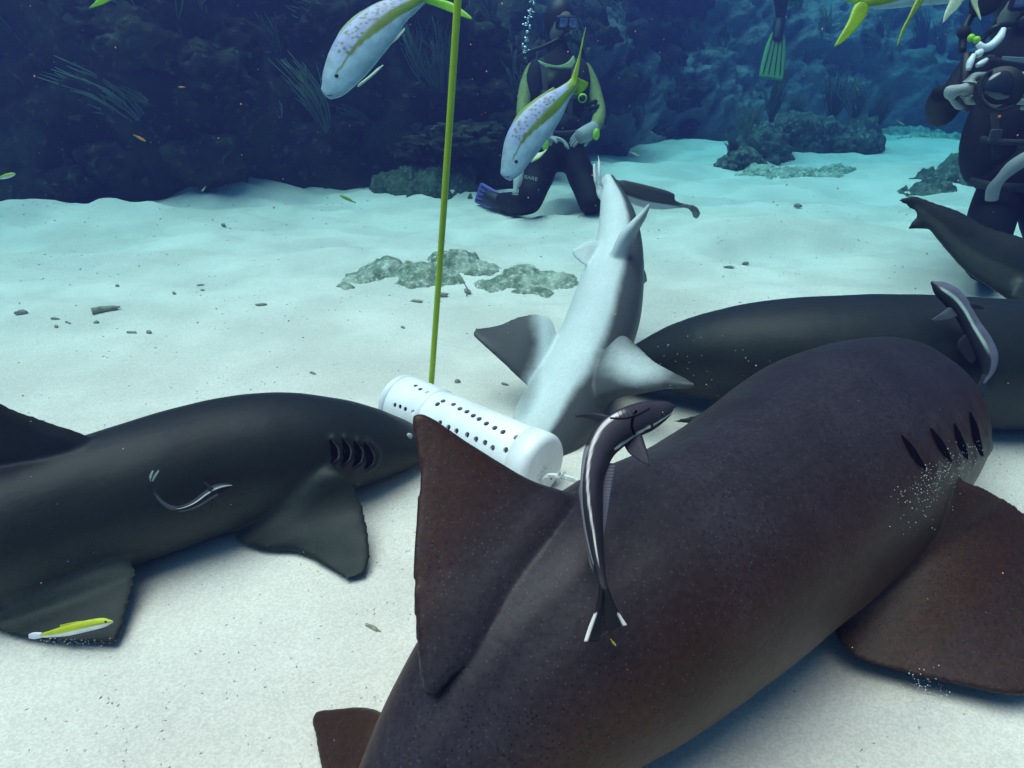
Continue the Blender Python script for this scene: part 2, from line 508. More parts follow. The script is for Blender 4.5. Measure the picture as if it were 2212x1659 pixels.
def build_sand():
    nx, ny = 380, 460
    ys = []
    for j in range(ny + 1):
        t = j / ny
        ys.append(-3.0 + 3.4 * (t / 0.12) if t < 0.12 else 0.4 + 24.6 * ((t - 0.12) / 0.88) ** 2.3)
    verts, faces = [], []
    for j, y in enumerate(ys):
        half = 4.0 + max(y, 0) * 1.0
        for i in range(nx + 1):
            s = i / nx * 2 - 1
            x = half * (0.55 * s + 0.45 * s ** 3)
            verts.append((x, y, sand_h(x, y)))
    w = nx + 1
    for j in range(ny):
        for i in range(nx):
            a = j * w + i
            faces.append((a, a + 1, a + w + 1, a + w))
    m, nt, N, L, B = new_mat("sand")
    tc = N.new("ShaderNodeTexCoord")
    n1 = N.new("ShaderNodeTexNoise"); n1.inputs["Scale"].default_value = 2.2; n1.inputs["Detail"].default_value = 6
    L.new(tc.outputs["Object"], n1.inputs["Vector"])
    base = mixcol(N, L, ramp(N, L, n1.outputs["Fac"], 0.35, 0.68), (0.55, 0.495, 0.435), (0.67, 0.61, 0.54))
    # grains
    v1 = N.new("ShaderNodeTexVoronoi"); v1.inputs["Scale"].default_value = 330
    L.new(tc.outputs["Object"], v1.inputs["Vector"])
    s1 = N.new("ShaderNodeSeparateColor"); L.new(v1.outputs["Color"], s1.inputs[0])
    g = ramp(N, L, s1.outputs[0], 0.0, 1.0, 0.90, 1.09)
    v0 = N.new("ShaderNodeTexVoronoi"); v0.inputs["Scale"].default_value = 110
    L.new(tc.outputs["Object"], v0.inputs["Vector"])
    s0 = N.new("ShaderNodeSeparateColor"); L.new(v0.outputs["Color"], s0.inputs[0])
    g0 = ramp(N, L, s0.outputs[1], 0.0, 1.0, 0.98, 1.02)
    gm = N.new("ShaderNodeMath"); gm.operation = 'MULTIPLY'; L.new(g, gm.inputs[0]); L.new(g0, gm.inputs[1])
    vs = N.new("ShaderNodeVectorMath"); vs.operation = 'SCALE'; L.new(base, vs.inputs[0]); L.new(gm.outputs[0], vs.inputs["Scale"])
    # dark shell and algae grains, gathered in patches
    v2 = N.new("ShaderNodeTexVoronoi"); v2.inputs["Scale"].default_value = 75
    L.new(tc.outputs["Object"], v2.inputs["Vector"])
    s2 = N.new("ShaderNodeSeparateColor"); L.new(v2.outputs["Color"], s2.inputs[0])
    n2 = N.new("ShaderNodeTexNoise"); n2.inputs["Scale"].default_value = 1.3; n2.inputs["Detail"].default_value = 5
    L.new(tc.outputs["Object"], n2.inputs["Vector"])
    pt = ramp(N, L, n2.outputs["Fac"], 0.44, 0.66, 0.0, 0.16)
    ad = N.new("ShaderNodeMath"); ad.operation = 'ADD'; L.new(s2.outputs[0], ad.inputs[0]); L.new(pt, ad.inputs[1])
    pk = ramp(N, L, ad.outputs[0], 0.985, 0.993)
    dd = ramp(N, L, v2.outputs["Distance"], 0.10, 0.22, 1.0, 0.0)
    dm = N.new("ShaderNodeMath"); dm.operation = 'MULTIPLY'; L.new(pk, dm.inputs[0]); L.new(dd, dm.inputs[1])
    d3 = N.new("ShaderNodeMath"); d3.operation = 'MULTIPLY'; d3.inputs[1].default_value = 0.65; L.new(dm.outputs[0], d3.inputs[0])
    c = mixcol(N, L, d3.outputs[0], vs.outputs[0], (0.16, 0.15, 0.13))
    L.new(c, B.inputs["Base Color"])
    B.inputs["Roughness"].default_value = 0.9
    B.inputs["Specular IOR Level"].default_value = 0.1
    n3 = N.new("ShaderNodeTexNoise"); n3.inputs["Scale"].default_value = 85; n3.inputs["Detail"].default_value = 8; n3.inputs["Roughness"].default_value = 0.65
    L.new(tc.outputs["Object"], n3.inputs["Vector"])
    b1 = N.new("ShaderNodeBump"); b1.inputs["Strength"].default_value = 0.14; b1.inputs["Distance"].default_value = 0.006
    L.new(n3.outputs["Fac"], b1.inputs["Height"])
    b2 = N.new("ShaderNodeBump"); b2.inputs["Strength"].default_value = 0.15; b2.inputs["Distance"].default_value = 0.002
    L.new(v1.outputs["Distance"], b2.inputs["Height"]); L.new(b1.outputs[0], b2.inputs["Normal"])
    L.new(b2.outputs[0], B.inputs["Normal"])
    tag(mesh_obj("seabed", verts, faces, m), kind="structure")
build_sand()

# foot of the reef, left to right (x, y, height of the wall)
REEF_FOOT = [(-11.0, 2.2, 3.7), (-7.5, 3.9, 3.7), (-5.2, 4.75, 3.7), (-3.3, 5.05, 3.6), (-1.9, 5.75, 3.3), (-0.9, 6.0, 2.9), (-0.1, 6.25, 2.5), (0.5, 7.2, 2.1),
             (1.6, 8.8, 2.15), (2.9, 10.0, 2.2), (5.0, 11.0, 2.3), (8.0, 11.6, 2.4), (12.0, 11.5, 2.4), (17.0, 10.0, 2.4)]

def reef_pt(s, t):
    r = cr(REEF_FOOT, s)
    r2 = cr(REEF_FOOT, min(s + 0.01, 1.0)); r1 = cr(REEF_FOOT, max(s - 0.01, 0.0))
    T = Vector((r2[0] - r1[0], r2[1] - r1[1], 0)).normalized()
    Nn = Vector((T.y, -T.x, 0))                 # toward the open sand
    if t < 0.72:
        q = t / 0.72
        b = Vector((r[0], r[1], -0.15)) - Nn * (1.25 * q ** 2.2) + Vector((0, 0, (r[2] + 0.15) * q ** 0.85))
    else:
        q = (t - 0.72) / 0.28
        b = Vector((r[0], r[1], r[2])) - Nn * (1.25 + 3.0 * q) + Vector((0, 0, 0.05 * q))
    over = max(0.0, r[2] - 2.3) * 0.55  # overhang added above the view, shaped to shade the left reef
    qq = min(max(((b.z - 1.35) / 2.4), 0.0), 1.0)
    b = b + Nn * (over * qq * qq * (3 - 2 * qq))
    p = b * 1.0
    d = fbm(p.x * 0.8, p.y * 0.8, p.z * 0.9, 3) * 0.42 + (0.5 - abs(fbm(p.x * 2.1, p.y * 2.1, p.z * 2.1, 4))) * 0.28 + fbm(p.x * 6, p.y * 6, p.z * 6, 4) * 0.10
    d += fbm(p.x * 17, p.y * 17, p.z * 17, 3) * 0.035
    d = max(min(d, 0.5), -0.4)
    k = min(1.0, t * 6 + 0.3)
    nrm = (Nn * 0.8 + Vector((0, 0, 0.45)))
    out = b + nrm * (d * k)
    out.z = min(out.z, 4.1)
    return out, Nn

def reef_mat(name, dark=1.0, far=False):
    m, nt, N, L, B = new_mat(name)
    tc = N.new("ShaderNodeTexCoord")
    n1 = N.new("ShaderNodeTexNoise"); n1.inputs["Scale"].default_value = 3.0; n1.inputs["Detail"].default_value = 8; n1.inputs["Roughness"].default_value = 0.65
    L.new(tc.outputs["Object"], n1.inputs["Vector"])
    n2 = N.new("ShaderNodeTexNoise"); n2.inputs["Scale"].default_value = 14.0; n2.inputs["Detail"].default_value = 7
    L.new(tc.outputs["Object"], n2.inputs["Vector"])
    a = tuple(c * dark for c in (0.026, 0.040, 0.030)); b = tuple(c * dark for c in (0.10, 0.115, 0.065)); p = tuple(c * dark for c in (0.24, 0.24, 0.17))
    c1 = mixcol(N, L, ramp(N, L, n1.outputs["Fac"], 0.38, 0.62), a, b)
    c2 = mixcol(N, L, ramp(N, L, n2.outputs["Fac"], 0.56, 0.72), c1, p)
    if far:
        # far slope painted paler and flatter, standing in for the bright water haze
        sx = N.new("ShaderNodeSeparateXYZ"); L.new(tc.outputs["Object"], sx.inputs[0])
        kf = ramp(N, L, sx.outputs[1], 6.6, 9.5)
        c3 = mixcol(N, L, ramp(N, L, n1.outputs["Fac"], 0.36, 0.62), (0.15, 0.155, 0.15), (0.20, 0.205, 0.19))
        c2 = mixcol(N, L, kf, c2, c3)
    L.new(c2, B.inputs["Base Color"])
    B.inputs["Roughness"].default_value = 0.95; B.inputs["Specular IOR Level"].default_value = 0.05
    bp = N.new("ShaderNodeBump"); bp.inputs["Strength"].default_value = 0.9; bp.inputs["Distance"].default_value = 0.05
    L.new(n2.outputs["Fac"], bp.inputs["Height"]); L.new(bp.outputs[0], B.inputs["Normal"])
    return m
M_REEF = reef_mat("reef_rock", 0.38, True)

def build_reef():
    ns, nt_ = 560, 84
    V, Fc = [], []
    for i in range(ns + 1):
        for j in range(nt_ + 1):
            V.append(reef_pt(i / ns, j / nt_)[0])
    w = nt_ + 1
    for i in range(ns):
        for j in range(nt_):
            a = i * w + j
            Fc.append((a, a + w, a + w + 1, a + 1))
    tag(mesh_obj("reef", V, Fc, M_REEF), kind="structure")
build_reef()

def build_haze():
    V, Fc = box((1.5, 7.0, 1.5), (62.0, 44.0, 5.6))
    m = bpy.data.materials.new("sea_water"); m.use_nodes = True
    nt = m.node_tree; nt.nodes.clear()
    o = nt.nodes.new("ShaderNodeOutputMaterial")
    pv = nt.nodes.new("ShaderNodeVolumePrincipled")
    pv.inputs["Color"].default_value = (*HAZE_COLOR, 1)
    pv.inputs["Absorption Color"].default_value = (*HAZE_ABSORB, 1)
    pv.inputs["Density"].default_value = HAZE_DENSITY
    pv.inputs["Anisotropy"].default_value = HAZE_G
    nt.links.new(pv.outputs[0], o.inputs["Volume"])
    tag(mesh_obj("haze", V, Fc, m, smooth=False), kind="stuff")
build_haze()

# ------------------------------------------------------------------ SHARKS
FIN_MIN = 0.0040
M_BROWN = shark_mat("shark_skin_brown", (0.033, 0.0130, 0.0062), (0.042, 0.019, 0.009), 1.0, (0.019, 0.0155, 0.0205))  # last colour: slate back, bluish sheen included
M_GREY = shark_mat("shark_skin_grey", (0.0135, 0.0180, 0.0140), (0.036, 0.044, 0.036), 0.45, (0.012, 0.0150, 0.0170), 0.14)
M_PALE = shark_mat("shark_skin_pale_belly", (0.06, 0.063, 0.063), (0.53, 0.585, 0.57), 0.22)
M_SLIT = simple("opening_shade", (0.003, 0.0025, 0.003), 0.9, 0.0)  # near-black stands for the shade inside gill slits and rope holes
M_RIM = simple("gill_rim", (0.07, 0.07, 0.065), 0.6, 0.2)
M_EYE = simple("eye_black", (0.012, 0.012, 0.014), 0.2, 0.5)
M_EYEPALE = simple("eye_pale", (0.28, 0.29, 0.27), 0.3, 0.5)

def ph(px, py, h): return G(px, py, h)

def slit(name, bvh, path, wid, parent, mat=None, lift=0.0025):
    """crescent strip, by default in the colour of shade, laid along a picture path on the skin: (px, py) samples"""
    pts = np.array(path, float)
    n = 14
    V, Fc = [], []
    for i in range(n):
        t = i / (n - 1)
        c = cr(np.column_stack([pts, np.zeros(len(pts))]), t)
        c2 = cr(np.column_stack([pts, np.zeros(len(pts))]), min(t + 0.02, 1)); c1 = cr(np.column_stack([pts, np.zeros(len(pts))]), max(t - 0.02, 0))
        T = np.array([c2[0] - c1[0], c2[1] - c1[1]]); T /= np.linalg.norm(T) + 1e-9
        nn = np.array([-T[1], T[0]])
        w = wid * math.sin(math.pi * min(max(t, 0.02), 0.98)) ** 0.7
        row = []
        for q in (0.0, 0.5, 1.0):
            x, y = c[0] + nn[0] * w * q, c[1] + nn[1] * w * q
            loc, nor = surf(bvh, x, y)
            if loc is None: loc, nor = P(x, y, 1.0), -C_F
            row.append(loc + nor * (lift if q != 0.5 else lift * 0.4))
        V += row
    for i in range(n - 1):
        for j in range(2):
            a = i * 3 + j
            Fc.append((a, a + 1, a + 4, a + 3))
    # thickness below the skin
    k = len(V)
    V += [v + (v - CAM).normalized() * 0.006 for v in V]
    Fc += [tuple(q + k for q in f[::-1]) for f in Fc]
    return mesh_obj(name, V, Fc, mat or M_SLIT, parent)

def flap_bumps(bvh, paths, amp=0.010, w=0.012, side=1):
    def fn(me, co):
        nrm = np.empty(len(co) * 3); me.vertex_normals.foreach_get("vector", nrm); nrm = nrm.reshape(-1, 3)
        off = np.zeros(len(co))
        for path in paths:
            pts = []
            for i in range(16):
                c = cr(np.column_stack([np.array(path, float), np.zeros(len(path))]), i / 15)
                loc, _ = surf(bvh, c[0], c[1])
                if loc is not None: pts.append(list(loc))
            pts = np.array(pts)
            d2 = ((co[:, None, :] - pts[None]) ** 2).sum(-1)
            d = np.sqrt(d2.min(1))
            off = np.maximum(off, amp * np.exp(-(d / w) ** 2))
        return co + nrm * off[:, None]
    return fn

# --- left shark, side on, resting on the sand
def left_shark():
    k = 0.92
    lf = Loft([(912, 938, 917, 985, ('g', 1.1), 1.25), (872, 910, 882, 1014, ('g', k), 1.35), (800, 878, 795, 1042, ('g', k), 1.25),
               (710, 855, 700, 1078, ('g', k), 1.12), (595, 843, 590, 1113, ('g', k), 1.05), (460, 860, 475, 1152, ('g', k), 1.0),
               (320, 898, 355, 1202, ('g', k), 0.98), (190, 937, 232, 1243, ('g', k), 0.95), (60, 975, 105, 1288, ('g', k), 0.95),
               (-80, 1015, -40, 1330, ('g', k), 0.95), (-260, 1075, -230, 1350, ('g', k), 0.9), (-480, 1140, -465, 1350, ('g', k), 0.8),
               (-750, 1210, -742, 1345, ('g', k), 0.6), (-1050, 1270, -1046, 1345, ('g', 1.2), 0.4)], n=90, m=44, smooth=8)
    b = lf.bvh()
    parts = [lf.mesh]
    s1, _ = surf(b, 702, 1000); s2, _ = surf(b, 640, 1048); s3, _ = surf(b, 265, 1195); s4, _ = surf(b, 130, 1235)
    inn = lambda p, d: p + (p - CAM).normalized() * d
    parts.append(fin([inn(s1, .03), ph(738, 1018, s1.z * .90), ph(770, 1052, s1.z * .68), ph(790, 1105, s1.z * .42), ph(802, 1165, .045), ph(804, 1205, .025), ph(795, 1240, .014)],
                     [inn(s2, .03), ph(590, 1095, s2.z * .55), ph(535, 1135, .035), ph(505, 1160, .018), ph(560, 1184, .014), ph(640, 1193, .012), ph(695, 1220, .012), ph(748, 1254, .012)], 0.045, 0.012))
    parts.append(fin([inn(s3, .03), ph(300, 1228, s3.z * .6), ph(288, 1300, .03), ph(265, 1370, .014), ph(250, 1390, .012)],
                     [inn(s4, .03), ph(20, 1310, .05), ph(-30, 1350, .02), ph(40, 1376, .014), ph(140, 1390, .012), ph(235, 1394, .012)], 0.035, 0.012))
    Fb = min(lf.C, key=lambda c: abs(proj(c)[0] - 230)); R = min(lf.C, key=lambda c: abs(proj(c)[0] + 200))
    pl = lambda x, y: on_plane(Fb, R, Fb + Vector((0, 0, 1)), x, y)
    parts.append(fin([pl(275, 985), pl(185, 940), pl(100, 912), pl(0, 872), pl(-100, 805), pl(-165, 770)],
                     [pl(-70, 1090), pl(-160, 1040), pl(-280, 1020), pl(-230, 930), pl(-205, 850), pl(-185, 775)], 0.06, 0.012))
    me, co = fuse(parts, 0.0056, 9)
    gills = [[(712, 948), (728, 966), (728, 990), (714, 1000)], [(738, 946), (755, 966), (752, 992), (738, 1002)],
             [(764, 952), (781, 972), (777, 997), (762, 1008)], [(786, 956), (806, 980), (802, 1002), (788, 1012)]]
    o = finish_shark("nurse_shark", me, co, [lf], [(0, 0, 1)], M_GREY, (lf.C[45].x, lf.C[45].y, 0.0),
                     bumps=flap_bumps(b, [[(x + 9, y) for x, y in g] for g in gills], 0.007, 0.009))
    tag(o, "grey nurse shark lying side on with a tiny striped remora on its flank", "shark", "nurse sharks gathered at the bait")
    bv = BVHTree.FromPolygons([tuple(Vector(v.co) + o.location) for v in o.data.vertices], [tuple(p.vertices) for p in o.data.polygons])
    for g in gills:
        slit("gill_slit", bv, g, 17, o)
        slit("gill_rim", bv, [(x + 4, y) for x, y in g], 4.5, o, M_RIM, 0.004)
    e, n_ = surf(bv, 884, 942)
    V, Fc = ellipsoid(e, (0.008, 0.006, 0.008))
    mesh_obj("eye", V, Fc, M_EYEPALE, o)
    return o, bv, lf
LEFT_SHARK, LEFT_BV, LEFT_LF = left_shark()

# --- big spotted shark in front, seen from behind and above
def big_shark():
    k = 0.9
    st = [(640, 2050, 800, 2120, ('g', 1.0), 0.7), (700, 1850, 940, 1965, ('g', k), 0.8), (765, 1670, 1075, 1850, ('g', k), 0.85), (832, 1490, 1215, 1735, ('g', k), 0.9),
          (905, 1345, 1390, 1617, ('g', k), 0.92), (1020, 1190, 1560, 1524, ('g', k), 0.95), (1200, 1062, 1690, 1440, ('g', k), 1.0),
          (1355, 990, 1800, 1345, ('g', k), 1.0), (1525, 884, 1895, 1255, ('g', k), 1.0), (1655, 790, 1965, 1160, ('g', k), 1.0), (1785, 752, 2015, 1095, ('g', k), 1.0)]
    base = Loft(st, n=12).rows
    z_end = (Vector(base[-1][:3]) - CAM).dot(C_F)
    st += [(1880, 752, 1985, 1055, z_end + 0.10, 0.98), (1925, 768, 1985, 1030, z_end + 0.24, 1.0), (1960, 812, 1990, 985, z_end + 0.40, 1.1), (1975, 850, 1990, 950, z_end + 0.50, 1.2)]
    lf = Loft(st, n=100, m=52, smooth=8)
    b = lf.bvh()
    parts = [lf.mesh]
    # dorsal fin
    Fp, _ = surf(b, 1232, 1085); Rp, _ = surf(b, 1010, 1400)
    A = P(890, 895, (Fp - CAM).dot(C_F) * 0.5 + (Rp - CAM).dot(C_F) * 0.5 + 0.02)
    pl = lambda x, y: on_plane(Fp, Rp, A, x, y)
    inn = lambda p, d: p + (p - CAM).normalized() * d
    parts.append(fin([inn(pl(1290, 1085), .06), pl(1225, 1058), pl(1165, 1038), pl(1090, 1000), pl(1010, 953), pl(940, 907), pl(905, 893), pl(893, 897)],
                     [inn(pl(1030, 1370), .06), inn(pl(1000, 1400), .01), pl(960, 1460), pl(930, 1502), pl(908, 1400), pl(893, 1250), pl(898, 1120), pl(906, 1020), pl(897, 950), pl(889, 905)], 0.075, 0.013, n=44, m=22, edge=0.16))
    # near pectoral fin
    parts.append(fin([ph(2010, 1020, .27), ph(2085, 1040, .25), ph(2140, 1062, .225), ph(2212, 1108, .18), ph(2330, 1215, .11), ph(2440, 1390, .06)],
                     [ph(1930, 1090, .20), ph(1905, 1180, .13), ph(1840, 1290, .075), ph(1798, 1348, .055), ph(1840, 1415, .045), ph(1950, 1452, .045), ph(2080, 1480, .045), ph(2212, 1500, .045), ph(2430, 1440, .05)], 0.075, 0.016, n=34))
    # pelvic fins
    parts.append(fin([ph(870, 1560, .11), ph(800, 1522, .065), ph(720, 1526, .035), ph(684, 1535, .02), ph(672, 1556, .018)],
                     [ph(850, 1760, .10), ph(790, 1760, .05), ph(720, 1740, .03), ph(698, 1680, .02), ph(676, 1580, .018)], 0.04, 0.014))
    parts.append(fin([ph(1290, 1600, .13), ph(1360, 1595, .06), ph(1384, 1625, .03), ph(1372, 1700, .018)],
                     [ph(1180, 1690, .13), ph(1200, 1760, .06), ph(1290, 1780, .03), ph(1360, 1730, .018)], 0.04, 0.014))
    me, co = fuse(parts, 0.0048, 7)
    gills = [[(1946, 940), (1968, 962), (1986, 990), (2000, 1014)], [(2008, 925), (2030, 948), (2044, 972), (2054, 998)], [(2060, 915), (2074, 940), (2084, 964), (2090, 992)],
             [(2094, 890), (2108, 918), (2116, 950), (2122, 985)]]
    o = finish_shark("nurse_shark", me, co, [lf], [(0, 0, 1)], M_BROWN, (lf.C[45].x, lf.C[45].y, 0.0), ridge=0.005,
                     bumps=flap_bumps(b, [[(x + 16, y - 6) for x, y in g] for g in gills], 0.006, 0.016))
    tag(o, "large brown speckled nurse shark with a tall dorsal fin before the white tube", "shark", "nurse sharks gathered at the bait")
    bv = BVHTree.FromPolygons([tuple(Vector(v.co) + o.location) for v in o.data.vertices], [tuple(p.vertices) for p in o.data.polygons])
    for g in gills: slit("gill_slit", bv, g, 14, o)
    return o, bv, lf
BIG_SHARK, BIG_BV, BIG_LF = big_shark()

# --- pale shark standing on its head at the tube, belly toward the lens
def centre_shark():
    lf = Loft([(1300, 392, 1330, 388, 2.50, 0.9), (1297, 425, 1352, 424, 2.47, 1.0), (1295, 470, 1376, 482, 2.42, 1.05), (1287, 525, 1387, 535, 2.36, 1.05), (1268, 575, 1391, 590, 2.29, 1.0),
               (1245, 625, 1389, 645, 2.21, 0.95), (1222, 685, 1382, 700, 2.13, 0.92), (1196, 745, 1362, 762, 2.05, 0.9), (1160, 808, 1335, 830, 1.96, 0.9),
               (1125, 862, 1308, 885, 1.88, 0.85), (1100, 905, 1285, 935, 1.82, 0.78), (1092, 945, 1245, 985, 1.77, 0.72), (1108, 985, 1205, 1012, 1.73, 0.68), (1135, 1015, 1180, 1025, 1.70, 0.6)], n=80, m=44, smooth=14)
    # caudal fin sweeping back to the right
    tl = Loft([(1312, 385, 1318, 425, 2.50, 1.0), (1345, 392, 1350, 436, 2.55, 0.6), (1395, 408, 1392, 450, 2.60, 0.45), (1440, 421, 1435, 454, 2.64, 0.32),
               (1465, 434, 1460, 452, 2.66, 0.3), (1490, 440, 1485, 452, 2.68, 0.28), (1505, 446, 1497, 460, 2.69, 0.25)], n=34, m=26)
    parts = [lf.mesh, tl.mesh]
    z = 2.62
    parts.append(fin([P(1340, 388, 2.54), P(1390, 398, 2.59), P(1440, 411, 2.63), P(1456, 418, 2.65)], [P(1360, 420, 2.54), P(1400, 432, 2.59), P(1440, 438, 2.63), P(1457, 437, 2.65)], 0.03, 0.016))
    parts.append(fin([P(1492, 440, 2.68), P(1506, 448, 2.69), P(1513, 462, 2.70), P(1509, 470, 2.70)], [P(1488, 452, 2.68), P(1494, 460, 2.69), P(1498, 470, 2.70), P(1503, 473, 2.70)], 0.022, 0.015))
    # anal and second dorsal blades
    parts.append(fin([P(1302, 402, 2.46), P(1300, 378, 2.45), P(1298, 355, 2.46), P(1294, 334, 2.47)], [P(1294, 404, 2.46), P(1290, 375, 2.45), P(1290, 355, 2.46), P(1292, 335, 2.47)], 0.012, 0.012))
    parts.append(fin([P(1302, 440, 2.50), P(1290, 425, 2.49), P(1288, 408, 2.49), P(1283, 390, 2.48), P(1281, 370, 2.49), P(1283, 352, 2.50)], [P(1306, 400, 2.52), P(1300, 390, 2.52), P(1297, 380, 2.52), P(1293, 370, 2.52), P(1290, 362, 2.52), P(1286, 354, 2.51)], 0.012, 0.012))
    # pelvic fins
    parts.append(fin([P(1300, 520, 2.30), P(1270, 520, 2.27), P(1248, 533, 2.25), P(1234, 542, 2.25)], [P(1290, 580, 2.24), P(1266, 574, 2.22), P(1248, 562, 2.23), P(1236, 549, 2.24)], 0.035, 0.012))
    parts.append(fin([P(1318, 548, 2.20), P(1338, 505, 2.15), P(1368, 478, 2.12), P(1388, 457, 2.12), P(1402, 439, 2.13)], [P(1352, 590, 2.20), P(1366, 535, 2.18), P(1378, 500, 2.17), P(1392, 475, 2.16), P(1404, 444, 2.14)], 0.06, 0.012))
    # dorsal fin tip beyond the right edge
    parts.append(fin([P(1380, 570, 2.36), P(1390, 585, 2.38), P(1396, 606, 2.40)], [P(1378, 625, 2.30), P(1388, 616, 2.36), P(1395, 610, 2.40)], 0.03, 0.012))
    # pectoral fins
    parts.append(fin([P(1175, 855, 1.92), P(1130, 828, 1.90), P(1090, 790, 1.90), P(1050, 752, 1.91), P(1028, 731, 1.93), P(1021, 724, 1.94)],
                     [P(1225, 745, 2.04), P(1203, 722, 2.03), P(1192, 693, 2.03), P(1165, 679, 2.02), P(1125, 684, 2.01), P(1070, 705, 1.98), P(1026, 710, 1.95)], 0.055, 0.012, n=34))
    parts.append(fin([P(1285, 880, 1.83), P(1322, 863, 1.80), P(1380, 850, 1.75), P(1430, 840, 1.71), P(1480, 838, 1.67), P(1503, 834, 1.66)],
                     [P(1290, 780, 1.94), P(1318, 745, 1.90), P(1346, 724, 1.88), P(1372, 742, 1.85), P(1410, 778, 1.79), P(1455, 804, 1.72), P(1500, 828, 1.67)], 0.075, 0.012, n=34))
    me, co = fuse(parts, 0.0050, 6)
    dors = (0.93, 0.30, -0.20)
    LB = Vector(P(1072, 746, 1.92))
    def white(co_, dv):
        # picture of the pigment: dark upper side of the left pectoral, dark tail
        q = co_ - np.array(LB)
        left = 0.62 - 0.42 * ((q[:, 0] / 0.10) ** 2 + (q[:, 2] / 0.105) ** 2)
        tail = np.clip((co_[:, 1] - 2.66) / 0.06, 0, 1) * np.clip((co_[:, 0] - 0.36) / 0.05, 0, 1)
        rq = co_ - np.array(P(1410, 808, 1.77))
        dv = dv * 1.6 + 0.12 - 1.05 * np.exp(-(rq[:, 0] / 0.15) ** 2 - (rq[:, 1] / 0.15) ** 2 - (rq[:, 2] / 0.10) ** 2)
        return np.maximum(dv, left) * (1 - tail) + tail * (0.10 + 0.03 * np.clip(dv, -1, 1))
    o = finish_shark("nurse_shark", me, co, [lf, tl], [dors, (0.1, -0.3, 0.9)], M_PALE, (lf.C[70].x, lf.C[70].y, 0.0), white=white, folds=0.0008, dark_fins=False)
    tag(o, "nurse shark tilted head down at the white tube, showing its pale belly", "shark", "nurse sharks gathered at the bait")
    return o, lf
CENTRE_SHARK, CENTRE_LF = centre_shark()

# --- shark lying across behind the big one
def back_shark():
    lf = Loft([(1322, 782, 1328, 815, ('g', 1.35), 1.2), (1372, 746, 1388, 832, ('g', 1.3), 1.2), (1450, 702, 1470, 850, ('g', 1.25), 1.15), (1560, 665, 1582, 872, ('g', 1.2), 1.1),
               (1740, 642, 1755, 902, ('g', 1.12), 1.05), (1950, 637, 1955, 920, ('g', 1.05), 1.0), (2150, 645, 2152, 928, ('g', 1.0), 1.0), (2350, 662, 2348, 925, ('g', 1.0), 1.0),
               (2650, 700, 2640, 900, ('g', 1.0), 0.9), (2950, 745, 2940, 880, ('g', 1.0), 0.7), (3300, 790, 3295, 860, ('g', 1.2), 0.4)], n=80, m=44)
    parts = [lf.mesh]
    parts.append(fin([ph(1600, 850, .14), ph(1560, 872, .09), ph(1500, 895, .05), ph(1455, 905, .03), ph(1440, 908, .022)],
                     [ph(1760, 900, .12), ph(1740, 950, .05), ph(1650, 960, .03), ph(1560, 930, .022), ph(1450, 914, .02)], 0.05, 0.014))
    me, co = fuse(parts, 0.0085, 4)
    o = finish_shark("nurse_shark", me, co, [lf], [(0, 0, 1)], M_GREY, (lf.C[40].x, lf.C[40].y, 0.0))
    tag(o, "long dark nurse shark lying across behind the big speckled one at the right", "shark", "nurse sharks gathered at the bait")
    return o
BACK_SHARK = back_shark()

# --- tail of a shark swimming out at the right
def tail_shark():
    lf = Loft([(2014, 432, 2004, 490, 2.10, 0.33), (2066, 450, 2034, 528, 2.09, 0.36), (2130, 486, 2094, 592, 2.06, 0.28), (2220, 515, 2176, 648, 2.03, 0.28), (2335, 562, 2295, 735, 2.02, 0.5),
               (2480, 600, 2460, 760, 2.05, 0.95), (2700, 590, 2690, 820, 2.1, 1.0), (2950, 560, 2945, 840, 2.15, 1.05), (3200, 600, 3195, 790, 2.2, 1.1), (3300, 650, 3298, 760, 2.22, 1.2)], n=70, m=40)
    parts = [lf.mesh]
    parts.append(fin([P(2120, 500, 2.06), P(2060, 457, 2.08), P(2010, 431, 2.10), P(1972, 421, 2.11), P(1938, 430, 2.12)],
                     [P(2090, 585, 2.06), P(2035, 517, 2.08), P(1990, 470, 2.10), P(1972, 456, 2.11), P(1940, 434, 2.12)], 0.035, 0.012))
    parts.append(fin([P(1998, 436, 2.10), P(1980, 456, 2.11), P(1970, 474, 2.115), P(1957, 493, 2.12)], [P(2092, 592, 2.08), P(2050, 533, 2.09), P(2026, 500, 2.10), P(1992, 497, 2.115), P(1962, 499, 2.12)], 0.03, 0.012))
    parts.append(fin([P(2200, 600, 2.0), P(2180, 640, 2.0), P(2120, 610, 2.02), P(2100, 603, 2.03)][:2] + [P(2200, 648, 2.0)], [P(2260, 640, 2.0), P(2250, 690, 1.99), P(2230, 680, 1.99)], 0.02, 0.012))
    me, co = fuse(parts, 0.0075, 4)
    o = finish_shark("nurse_shark", me, co, [lf], [(-0.2, 0, 1)], M_GREY, (lf.C[40].x, lf.C[40].y, 0.0))
    tag(o, "dark nurse shark entering from the right edge, only its lobed tail fin in view", "shark", "nurse sharks gathered at the bait")
    return o
TAIL_SHARK = tail_shark()
FIN_MIN = 0.0
# ------------------------------------------------------------------ PERFORATED TUBE, ROPE, POLE
M_PVC = simple("white_plastic", (0.80, 0.80, 0.80), 0.35, 0.4, bump=0.06, bscale=40, var=0.09, vscale=16)
M_PVC2 = simple("white_plastic_worn", (0.70, 0.70, 0.71), 0.4, 0.4, var=0.05, vscale=14)
M_ROPE = simple("white_rope", (0.72, 0.72, 0.68), 0.9, 0.1, bump=0.6, bscale=300)
M_POLE = simple("yellow_pole", (0.34, 0.47, 0.006), 0.45, 0.4, bump=0.05, bscale=30, var=0.12, vscale=5)

